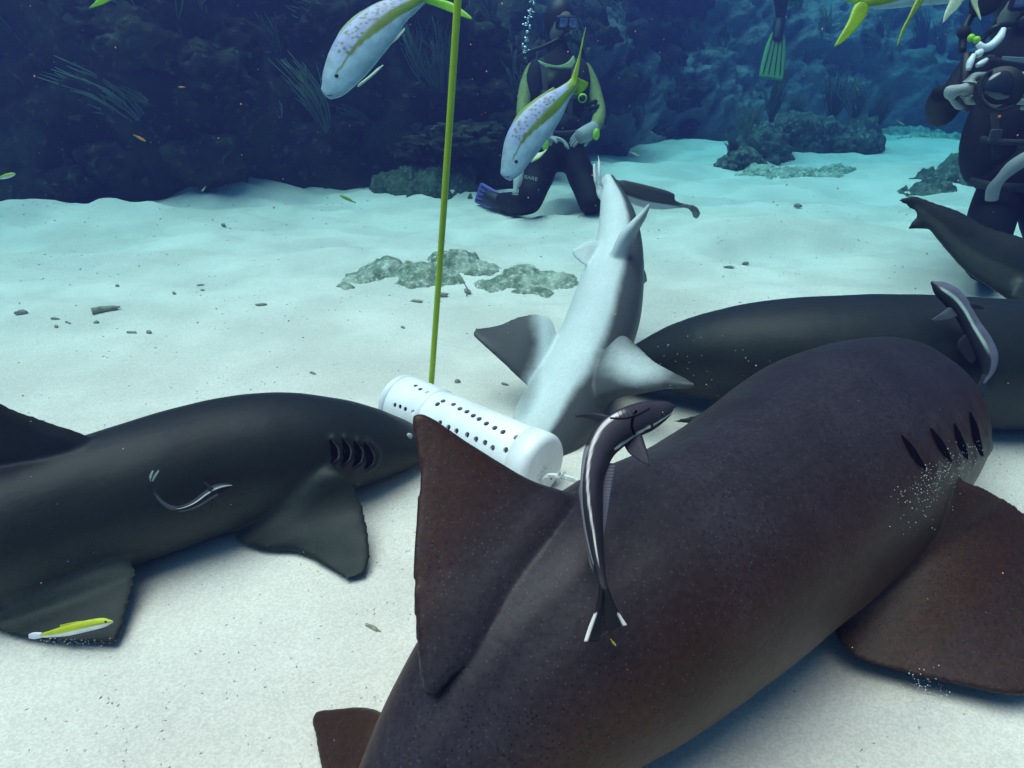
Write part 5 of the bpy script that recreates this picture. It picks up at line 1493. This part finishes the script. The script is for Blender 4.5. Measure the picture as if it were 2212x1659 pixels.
def skin_body(name, nodes, edges, mat, parent=None, sub=2, cols=None, root=0, origin=None):
    """one continuous surface grown on a skeleton. nodes: [(Vector, radius)]"""
    me = bpy.data.meshes.new(name)
    me.from_pydata([tuple(n[0]) for n in nodes], edges, [])
    o = bpy.data.objects.new(name, me); COL.objects.link(o)
    md = o.modifiers.new("s", 'SKIN'); md.use_smooth_shade = True; md.branch_smoothing = 0.6
    for i, sv in enumerate(me.skin_vertices[0].data):
        r = nodes[i][1]
        sv.radius = (r, r) if not isinstance(r, tuple) else r
        sv.use_root = (i == root)
    ss = o.modifiers.new("u", 'SUBSURF'); ss.levels = sub; ss.render_levels = sub
    dg = bpy.context.evaluated_depsgraph_get()
    out = bpy.data.meshes.new_from_object(o.evaluated_get(dg))
    bpy.data.objects.remove(o); bpy.data.meshes.remove(me)
    n = len(out.vertices)
    co = np.empty(n * 3); out.vertices.foreach_get("co", co); co = co.reshape(n, 3)
    if cols is not None:
        A = np.array([list(nodes[a][0]) for a, b in edges]); Bv = np.array([list(nodes[b][0]) for a, b in edges])
        d = Bv - A
        t = np.clip(((co[:, None] - A[None]) * d[None]).sum(-1) / ((d * d).sum(-1)[None] + 1e-9), 0, 1)
        dist = (((A[None] + d[None] * t[..., None]) - co[:, None]) ** 2).sum(-1)
        k = dist.argmin(1)
        set_col(out, [cols[edges[i][1]] for i in k])
    org = origin if origin is not None else (parent.location if parent is not None else Vector((0, 0, 0)))
    co = co - np.array(list(org))
    out.vertices.foreach_set("co", co.ravel().astype(np.float32))
    out.materials.clear(); out.materials.append(mat)
    out.polygons.foreach_set("use_smooth", [True] * len(out.polygons)); out.update(); out.name = name
    ob = bpy.data.objects.new(name, out); COL.objects.link(ob)
    if parent is not None: ob.parent = parent
    if parent is None: ob.location = org
    return ob

def hand(name, wrist, aim, palm_n, parent, mat, L=0.19, curl=0.5, mirror=1, fat=1.0):
    """gloved hand: palm with five separate fingers; aim = direction of the fingers, palm_n = out of the palm"""
    f = aim.normalized(); n = (palm_n - f * palm_n.dot(f)).normalized(); s = f.cross(n) * mirror
    nodes = [(wrist, (0.030, 0.026)), (wrist + f * (0.22 * L), (0.036, 0.022)), (wrist + f * (0.42 * L), (0.040, 0.020))]
    edges = [(0, 1), (1, 2)]
    base = wrist + f * (0.40 * L)
    for k, (off, ln) in enumerate(((-0.030, 0.40), (-0.010, 0.47), (0.011, 0.45), (0.030, 0.36))):
        b = base + s * off * fat
        i0 = len(nodes)
        nodes.append((b + f * (0.08 * L), 0.0105 * fat)); edges.append((2, i0))
        dcur = f; p = nodes[i0][0]
        for q in range(3):
            ang = curl * (0.45 + 0.5 * q)
            dcur = (f * math.cos(ang) + n * math.sin(ang)).normalized()
            p = p + dcur * (ln * L / 3)
            nodes.append((p, (0.0100 - 0.0012 * q) * fat)); edges.append((len(nodes) - 2, len(nodes) - 1))
    i0 = len(nodes)
    t0 = wrist + f * (0.2 * L) - s * 0.034
    nodes += [(t0, 0.013), (t0 + (f * 0.7 - s * 0.6 + n * 0.25).normalized() * 0.045, 0.0115), (t0 + (f * 0.9 - s * 0.5 + n * 0.5).normalized() * 0.078, 0.0095)]
    edges += [(1, i0), (i0, i0 + 1), (i0 + 1, i0 + 2)]
    return skin_body(name, nodes, edges, mat, parent, 2, root=1)

SUIT = (0.005, 0.005, 0.007); SLEEVE = (0.20, 0.235, 0.075)

def head_parts(root, c, face, up, r=0.105, hood=M_RUB, lens_glint=True, skin=M_SKIN):
    face = face.normalized(); up = (up - face * up.dot(face)).normalized(); side = face.cross(up)
    R = Matrix((side, face, up)).transposed()
    def loc(x, y, z): return c + side * x + face * y + up * z
    # face below the hood: cheeks, chin, nose
    hd = [ellipsoid(loc(0, 0.012, 0.0), (r * 0.72, r * 0.86, r * 1.10), 24, 16, R), ellipsoid(loc(0, 0.045, -0.062), (r * 0.50, r * 0.5, r * 0.50), 18, 12, R)]
    mesh_obj("face", *join(*hd), skin, root)
    hdd = [ellipsoid(loc(0, -0.016, 0.026), (r * 0.88, r * 0.96, r * 1.14), 26, 18, R), ellipsoid(loc(0, -0.03, -0.11), (r * 0.64, r * 0.62, r * 0.75), 18, 12, R)]
    mesh_obj("hood", *join(*hdd), hood, root)
    m = mesh_obj("mask", *join(box(loc(0, r * 0.92, 0.030), (0.150, 0.050, 0.085), R, 0.016), box(loc(0, r * 0.98, -0.002), (0.042, 0.055, 0.045), R, 0.012)), M_RUB, root)
    for sx in (-0.035, 0.035):
        mesh_obj("lens", *box(loc(sx, r * 0.92 + 0.0262, 0.034), (0.056, 0.006, 0.056), R, 0.0025), M_GLASS, m)
    rg = mesh_obj("regulator", *join(tube([loc(0, r * 0.85, -0.050), loc(0, r * 0.85 + 0.060, -0.054)], [0.022, 0.029], 20, 2), ellipsoid(loc(0, r * 0.85 + 0.06, -0.054), (0.029, 0.012, 0.029), 18, 10, R)), M_RUB, root)
    return loc, R

def scuba_fin(name, ankle, toe, wide_dir, L, w, mat, parent):
    d = (toe - ankle).normalized(); wv = (wide_dir - d * wide_dir.dot(d)).normalized()
    foot = tube([ankle - d * 0.02, ankle + d * 0.10, ankle + d * 0.2], [0.055, 0.058, 0.045], 14, 12)
    le = [ankle + d * 0.08 - wv * 0.05, ankle + d * (L * 0.45) - wv * (w * 0.42), ankle + d * (L * 0.95) - wv * (w * 0.5), ankle + d * L - wv * (w * 0.46)]
    te = [ankle + d * 0.08 + wv * 0.05, ankle + d * (L * 0.45) + wv * (w * 0.42), ankle + d * (L * 0.95) + wv * (w * 0.5), ankle + d * L + wv * (w * 0.46)]
    bl = fin(le, te, 0.03, 0.010, n=20, m=16, edge=1.0)
    f = mesh_obj(name, *foot, M_RUB, parent)
    mesh_obj("blade", *bl, mat, f)
    nrm = d.cross(wv)
    for k in (-0.34, -0.12, 0.12, 0.34):
        a = ankle + d * (L * 0.22) + wv * (w * k * 0.55); b = ankle + d * (L * 0.93) + wv * (w * k)
        mesh_obj("rib", *join(tube([a + nrm * 0.012, b + nrm * 0.008], [0.008, 0.005], 6), tube([a - nrm * 0.012, b - nrm * 0.008], [0.008, 0.005], 6)), M_RUB, f)
    return f

def centre_diver():
    z = 4.6
    root = empty("person", at_sand(1205, 466))
    tag(root, "diver in black suit with yellow green sleeves kneeling on the sand, hands joined", "person")
    Q = lambda x, y, d=0.0: P(x, y, z + d)
    nodes = [(Q(1212, 322), (0.165, 0.13)), (Q(1208, 255), (0.145, 0.12)), (Q(1204, 190), (0.165, 0.13)), (Q(1206, 140), (0.13, 0.105)), (Q(1210, 108), (0.062, 0.062)), (Q(1212, 88), (0.055, 0.055)),
             # arm at the left of the picture
             (Q(1152, 146), 0.066), (Q(1135, 195, -.05), 0.052), (Q(1128, 248, -.12), 0.046), (Q(1150, 285, -.24), 0.042), (Q(1182, 300, -.32), 0.035),
             # arm at the right
             (Q(1262, 146), 0.066), (Q(1283, 195, -.04), 0.052), (Q(1296, 242, -.10), 0.047), (Q(1290, 268, -.2), 0.044), (Q(1276, 284, -.28), 0.036),
             # thighs and shins
             (Q(1180, 350), 0.12), (Q(1154, 400, -.22), 0.105), (Q(1142, 442, -.36), 0.085), (Q(1112, 440, -.05), 0.085), (Q(1078, 432, .22), 0.055),
             (Q(1242, 350), 0.115), (Q(1264, 400, -.2), 0.095), (Q(1278, 445, -.34), 0.082), (Q(1284, 446, 0), 0.060), (Q(1292, 440, .3), 0.045)]
    edges = [(0, 1), (1, 2), (2, 3), (3, 4), (4, 5), (3, 6), (6, 7), (7, 8), (8, 9), (9, 10), (3, 11), (11, 12), (12, 13), (13, 14), (14, 15), (0, 16), (16, 17), (17, 18), (18, 19), (19, 20), (0, 21), (21, 22), (22, 23), (23, 24), (24, 25)]
    cols = [SUIT] * len(nodes)
    for i in (7, 8, 9, 10, 12, 13, 14, 15): cols[i] = SLEEVE
    skin_body("body", nodes, edges, M_SUIT, root, 2, cols)
    # gloves, one hand closed over the other
    hand("glove", Q(1178, 298, -.30), Vector((0.9, -0.3, -0.05)), Vector((-0.2, -0.2, -0.95)), root, M_GLOVE, 0.20, 0.75)
    hand("glove", Q(1282, 280, -.27), Vector((-0.95, -0.2, -0.38)), Vector((0.1, 0.6, -0.7)), root, M_GLOVE, 0.20, 0.6, -1)
    mesh_obj("cuff", *tube([Q(1150, 285, -.25), Q(1180, 298, -.31), Q(1192, 299, -.32)], [0.045, 0.050, 0.044], 16, 10), M_GLOVE, root)
    mesh_obj("cuff", *tube([Q(1284, 276, -.26), Q(1268, 288, -.29), Q(1250, 296, -.31)], [0.044, 0.052, 0.044], 16, 10), M_GLOVE, root)
    loc, R = head_parts(root, Q(1209, 52), Vector((0.35, -0.9, -0.25)), Vector((0, 0, 1)), 0.115)
    # buoyancy vest, straps and collar
    vest = join(ellipsoid(Q(1158, 195, -.03), (0.075, 0.10, 0.20), 18, 12), ellipsoid(Q(1252, 195, -.03), (0.075, 0.10, 0.20), 18, 12), ellipsoid(Q(1205, 270, -.03), (0.165, 0.14, 0.085), 20, 12))
    mesh_obj("vest", *vest, M_GEAR, root)
    mesh_obj("collar", *fin([Q(1160, 128, -.13), Q(1180, 137, -.155), Q(1205, 142, -.16), Q(1226, 134, -.155), Q(1238, 120, -.13)], [Q(1170, 152, -.13), Q(1186, 146, -.155), Q(1205, 147, -.16), Q(1228, 148, -.155), Q(1246, 150, -.13)], 0.02, 0.02, edge=0.9), simple("collar_cloth", (0.26, 0.36, 0.16), 0.9), root)
    mesh_obj("air_cylinder", *tube([Q(1210, 120, .24), Q(1210, 140, .24), Q(1210, 300, .22), Q(1210, 330, .22)], [0.05, 0.092, 0.092, 0.07], 24, 20), M_TANK, root)
    mesh_obj("air_hose", *tube([Q(1208, 86, -.02), Q(1248, 92, .0), Q(1262, 130, .08), Q(1268, 190, .0), Q(1262, 240, -.05)], 0.013, 8, 30), M_RUB, root)
    mesh_obj("air_hose", *tube([loc(0.03, 0.12, -0.06), Q(1180, 98, -.05), Q(1120, 126, .05), Q(1160, 150, .15)], 0.013, 8, 30), M_RUB, root)
    mesh_obj("gauge", *tube([Q(1258, 212, -.2), Q(1259, 212, -.16)], [0.030, 0.030], 18), M_LIME, root)
    mesh_obj("gauge_face", *tube([Q(1258, 212, -.206), Q(1258, 212, -.199)], [0.021, 0.021], 18), M_RUB, root)
    for x, y in ((1178, 313), (1288, 290)):
        mesh_obj("weight_pouch_handle", *ellipsoid(Q(x, y, -.38), (0.022, 0.02, 0.036), 12, 8), M_LIME, root)
    for xs in ((1170, 1176, 1180), (1244, 1238, 1232)):
        mesh_obj("shoulder_strap", *fin([Q(xs[0] - 5, 126, -.12), Q(xs[1] - 6, 170, -.19), Q(xs[2] - 6, 225, -.19), Q(xs[2] - 5, 262, -.17)], [Q(xs[0] + 5, 126, -.12), Q(xs[1] + 6, 170, -.19), Q(xs[2] + 6, 225, -.19), Q(xs[2] + 5, 262, -.17)], 0.008, 0.008, edge=1.0), M_STRAP, root)
        mesh_obj("buckle", *box(Q(xs[1], 205, -.205), (0.045, 0.012, 0.05), None, 0.004), M_BUCKLE, root)
    mesh_obj("waist_strap", *tube([Q(1158, 282, -.10), Q(1185, 286, -.18), Q(1212, 288, -.2), Q(1240, 286, -.18), Q(1264, 280, -.10)], 0.016, 8, 24), M_STRAP, root)
    for x, y in ((1278, 222), (1285, 232), (1290, 244)):
        mesh_obj("arm_strap", *tube([Q(x - 11, y + 5, -.14), Q(x, y, -.16), Q(x + 9, y - 3, -.12)], 0.014, 8, 12), M_GEAR, root)
    # grey slate hanging at the knee
    mesh_obj("hanging_strap", *tube([Q(1122, 372, -.42), Q(1118, 392, -.46), Q(1114, 408, -.48), Q(1113, 420, -.48)], [0.03, 0.028, 0.016, 0.02], 10, 16), M_GLOVE, root)
    scuba_fin("swim_fin", Q(1092, 442, .14), Q(1042, 420, .28), Vector((0.2, 0.3, 1)), 0.30, 0.15, M_VIOLET, root)
    scuba_fin("swim_fin", Q(1290, 444, .2), Q(1296, 436, .7), Vector((1, 0, 0.2)), 0.5, 0.2, M_RUB, root)
    # lettering on the thigh
    cu = bpy.data.curves.new("lettering", 'FONT'); cu.body = "BARE"; cu.size = 0.036; cu.extrude = 0.0012; cu.align_x = 'CENTER'; cu.space_character = 1.05
    cu.materials.append(simple("print_grey", (0.36, 0.42, 0.38), 0.8))
    t = bpy.data.objects.new("lettering", cu)
    t.location = Q(1146, 388, -.40) - root.location
    t.rotation_euler = (math.radians(78), 0.22, 0.12)
    t.scale = (1.0, 0.85, 1)
    COL.objects.link(t)
    dg = bpy.context.evaluated_depsgraph_get()
    lm = bpy.data.meshes.new_from_object(t.evaluated_get(dg)); mw = (t.location.copy(), t.rotation_euler.copy(), t.scale.copy())
    bpy.data.objects.remove(t)
    t = bpy.data.objects.new('lettering', lm); t.location, t.rotation_euler, t.scale = mw
    COL.objects.link(t); t.parent = root
    # bubbles rising from the regulator
    rb = random.Random(4); V, Fc = [], []
    for k in range(75):
        y = 130 - 190 * rb.random() ** 0.8
        x = 1131 + (130 - y) * 0.12 + rb.gauss(0, 2.5 + (130 - y) * 0.02)
        V, Fc = join((V, Fc), ellipsoid(Q(x, y, -.1 + rb.gauss(0, .03)), tuple(rb.uniform(0.003, 0.011) for _ in range(3)), 8, 6))
    tag(mesh_obj("air_bubbles", V, Fc, M_BUB), "thin stream of silver bubbles rising left of the kneeling diver's head", "bubbles", kind="stuff")
centre_diver()

def camera_diver():
    z = 3.2
    root = empty("person", at_sand(2190, 600))
    tag(root, "diver in black suit at the right edge holding up a camera housing", "person")
    Q = lambda x, y, d=0.0: P(x, y, z + d)
    nodes = [(Q(2195, 385), (0.19, 0.15)), (Q(2195, 300), (0.18, 0.15)), (Q(2195, 210), (0.19, 0.15)), (Q(2195, 130), (0.15, 0.12)), (Q(2200, 75), (0.065, 0.065)), (Q(2200, 55), (0.06, 0.06)),
             (Q(2110, 130), 0.078), (Q(2066, 200, -.1), 0.066), (Q(2030, 252, -.2), 0.058), (Q(2026, 225, -.42), 0.050), (Q(2034, 198, -.60), 0.036),
             (Q(2285, 135), 0.078), (Q(2330, 210, -.1), 0.066), (Q(2340, 265, -.22), 0.058), (Q(2316, 225, -.42), 0.050), (Q(2290, 198, -.60), 0.036),
             (Q(2155, 425), 0.125), (Q(2135, 500, -.2), 0.10), (Q(2128, 580, -.36), 0.085), (Q(2140, 575, .1), 0.065), (Q(2150, 570, .45), 0.048),
             (Q(2240, 425), 0.125), (Q(2265, 500, -.2), 0.10), (Q(2275, 580, -.36), 0.085), (Q(2275, 575, .1), 0.065), (Q(2272, 570, .45), 0.048)]
    edges = [(0, 1), (1, 2), (2, 3), (3, 4), (4, 5), (3, 6), (6, 7), (7, 8), (8, 9), (9, 10), (3, 11), (11, 12), (12, 13), (13, 14), (14, 15), (0, 16), (16, 17), (17, 18), (18, 19), (19, 20), (0, 21), (21, 22), (22, 23), (23, 24), (24, 25)]
    skin_body("body", nodes, edges, M_SUIT, root, 2, [SUIT] * len(nodes))
    mesh_obj("vest", *join(ellipsoid(Q(2140, 290, -.1), (0.11, 0.13, 0.24), 18, 12), ellipsoid(Q(2260, 290, -.1), (0.11, 0.13, 0.24), 18, 12), ellipsoid(Q(2200, 370, -.04), (0.23, 0.18, 0.12), 20, 12)), M_GEAR, root)
    loc, R = head_parts(root, Q(2200, 10), Vector((-0.25, -0.95, -0.2)), Vector((0, 0, 1)), 0.115)
    for x0, x1 in ((2140, 2150), (2255, 2244)):
        mesh_obj("shoulder_strap", *fin([Q(x0 - 9, 120, -.14), Q(x0 - 9, 190, -.24), Q(x1 - 9, 280, -.25), Q(x1 - 8, 345, -.22)], [Q(x0 + 9, 120, -.14), Q(x0 + 9, 190, -.24), Q(x1 + 9, 280, -.25), Q(x1 + 8, 345, -.22)], 0.008, 0.008, edge=1.0), M_STRAP, root)
        mesh_obj("buckle", *box(Q(x1, 292, -.262), (0.05, 0.014, 0.05), None, 0.004), M_BUCKLE, root)
    mesh_obj("chest_strap", *tube([Q(2120, 300, -.19), Q(2155, 306, -.25), Q(2200, 308, -.27), Q(2245, 306, -.25), Q(2280, 300, -.19)], 0.014, 8, 24), M_STRAP, root)
    mesh_obj("waist_strap", *tube([Q(2098, 392, -.1), Q(2140, 402, -.22), Q(2200, 406, -.25), Q(2260, 402, -.22), Q(2300, 392, -.1)], 0.02, 8, 24), M_STRAP, root)
    # hands on the grips
    hand("glove", Q(2036, 196, -.635), Vector((0.95, -0.05, 0.06)), Vector((0.1, 1.0, 0.0)), root, M_GLOVE, 0.21, 0.42, 1, 1.5)
    hand("glove", Q(2286, 196, -.635), Vector((-0.95, -0.05, 0.06)), Vector((-0.1, 1.0, 0.0)), root, M_GLOVE, 0.21, 0.42, -1, 1.5)
    mesh_obj("air_hose", *tube([Q(2142, 432, -.34), Q(2146, 408, -.36), Q(2160, 388, -.37), Q(2186, 362, -.36), Q(2218, 342, -.32), Q(2260, 330, -.2)], [0.024, 0.026, 0.020, 0.028, 0.030, 0.03], 14, 40), M_GLOVE, root)
    mesh_obj("air_cylinder", *tube([Q(2200, 100, .30), Q(2200, 125, .30), Q(2200, 370, .28), Q(2200, 400, .28)], [0.05, 0.095, 0.095, 0.07], 24, 20), M_TANK, root)
    mesh_obj("air_hose", *tube([loc(0.03, 0.13, -0.06), Q(2150, 60, -.15), Q(2120, 90, -.02), Q(2150, 130, .15)], 0.014, 8, 30), M_RUB, root)
    scuba_fin("swim_fin", Q(2152, 572, .42), Q(2160, 560, .9), Vector((1, 0, 0.2)), 0.55, 0.22, M_RUB, root)
    scuba_fin("swim_fin", Q(2272, 572, .42), Q(2280, 560, .9), Vector((1, 0, 0.2)), 0.55, 0.22, M_RUB, root)
    # camera rig held in front: a thing of its own
    cz = z - 0.62
    K = lambda x, y, d=0.0: P(x, y, cz + d)
    cam_ = empty("underwater_camera", K(2160, 190))
    tag(cam_, "black underwater camera housing with round port and pale grips held by the right diver", "camera")
    mesh_obj("housing", *box(K(2165, 182, .06), (0.27, 0.14, 0.17), Matrix.Rotation(0.12, 3, 'Y'), 0.02), M_RUB, cam_)
    mesh_obj("port", *tube([K(2162, 192, .0), K(2160, 193, -.06), K(2159, 194, -.11)], [0.070, 0.074, 0.080], 32, 8), M_RUB, cam_)
    mesh_obj("port_glass", *ellipsoid(K(2159, 194, -.108), (0.066, 0.03, 0.066), 26, 14), M_LENS, cam_)
    mesh_obj("port_ring", *tube([K(2159 + 44 * math.cos(a), 194 + 44 * math.sin(a), -.113) for a in [2 * math.pi * i / 24 for i in range(25)]], 0.006, 8, 60, close=False), M_GEAR, cam_)
    for sx, x in ((-1, 2086), (1, 2238)):
        g = mesh_obj("grip", *tube([K(x - sx * 2, 118, .04), K(x + sx * 0, 160, .02), K(x + sx * 4, 208, .03), K(x - sx * 8, 236, .05)], [0.018, 0.020, 0.021, 0.018], 12, 20), M_RUB, cam_)
        mesh_obj("grip_bracket", *tube([K(x, 214, .04), K(2160, 238, .06)], 0.011, 10), M_GEAR, cam_)
    for pts, r in (([(2078, 112), (2085, 60), (2110, 18)], 0.014), ([(2240, 112), (2250, 55), (2240, 10)], 0.014), ([(2110, 18), (2135, -10)], 0.013)):
        mesh_obj("strobe_arm", *tube([K(x, y, .05) for x, y in pts], r, 10, 16), M_RUB, cam_)
    for x, y in ((2082, 70), (2108, 22)):
        mesh_obj("arm_clamp", *ellipsoid(K(x, y, .04), (0.024, 0.024, 0.024), 14, 10), M_GEAR, cam_)
    mesh_obj("strobe", *join(tube([K(2135, -10, .12), K(2130, 0, -.03)], [0.05, 0.055], 22)), M_RUB, cam_)
    # bright levers and straps on the housing
    for pts, r in (([(2112, 94), (2125, 104), (2142, 98), (2160, 80), (2168, 62)], 0.015), ([(2108, 120), (2114, 116), (2122, 108)], 0.015), ([(2092, 150), (2096, 135), (2104, 118)], 0.013), ([(2110, 142), (2122, 136), (2132, 128)], 0.012)):
        mesh_obj("lever", *tube([K(x, y, -.05) for x, y in pts], [r * 0.7] + [r] * (len(pts) - 2) + [r * 0.6], 10, 20), M_PVC2, cam_)
    mesh_obj("name_plate", *box(K(2190, 134, -.03), (0.10, 0.008, 0.036), Matrix.Rotation(0.05, 3, 'Y'), 0.003), simple("plate", (0.16, 0.22, 0.24), 0.4), cam_)
    mesh_obj("button", *ellipsoid(K(2098, 82, -.03), (0.014, 0.012, 0.014), 12, 8), M_LIME, cam_)
    mesh_obj("button", *ellipsoid(K(2110, 86, -.05), (0.013, 0.012, 0.013), 12, 8), M_LIME, cam_)
    mesh_obj("pilot_light", *ellipsoid(Q(2159, 252, -.36), (0.006, 0.006, 0.006), 10, 8), simple("amber", (0.9, 0.25, 0.02), 0.3), root)
camera_diver()

def far_diver():
    z = 6.6
    Q = lambda x, y, d=0.0: P(x, y, z + d)
    root = empty("person", Q(1690, -140))
    tag(root, "far diver above the coral mound, only a dark leg and green fin in view", "person")
    nodes = [(Q(1700, -120), (0.17, 0.13)), (Q(1705, -210), (0.15, 0.12)), (Q(1708, -290), (0.18, 0.13)), (Q(1710, -345), 0.06), (Q(1710, -390), (0.10, 0.11)),
             (Q(1690, -90, -.05), 0.10), (Q(1685, -25, -.12), 0.075), (Q(1688, 20, .02), 0.062), (Q(1685, 46, .05), 0.048),
             (Q(1720, -90, .1), 0.10), (Q(1722, -30, .4), 0.075), (Q(1718, -20, .8), 0.058), (Q(1716, -15, 1.0), 0.045),
             (Q(1665, -280), 0.065), (Q(1645, -210, -.1), 0.05), (Q(1670, -170, -.3), 0.04), (Q(1755, -280), 0.065), (Q(1772, -210, -.1), 0.05), (Q(1745, -170, -.3), 0.04)]
    edges = [(0, 1), (1, 2), (2, 3), (3, 4), (0, 5), (5, 6), (6, 7), (7, 8), (0, 9), (9, 10), (10, 11), (11, 12), (2, 13), (13, 14), (14, 15), (2, 16), (16, 17), (17, 18)]
    skin_body("body", nodes, edges, M_SUIT, root, 2, [(0.02, 0.024, 0.035)] * len(nodes))
    scuba_fin("swim_fin", Q(1684, 48, .05), Q(1664, 175, .0), Vector((1, 0, 0.1)), 0.60, 0.24, M_TEAL, root)
    scuba_fin("swim_fin", Q(1716, -15, 1.0), Q(1714, 10, 1.5), Vector((1, 0, 0.1)), 0.60, 0.24, M_TEAL, root)
far_diver()
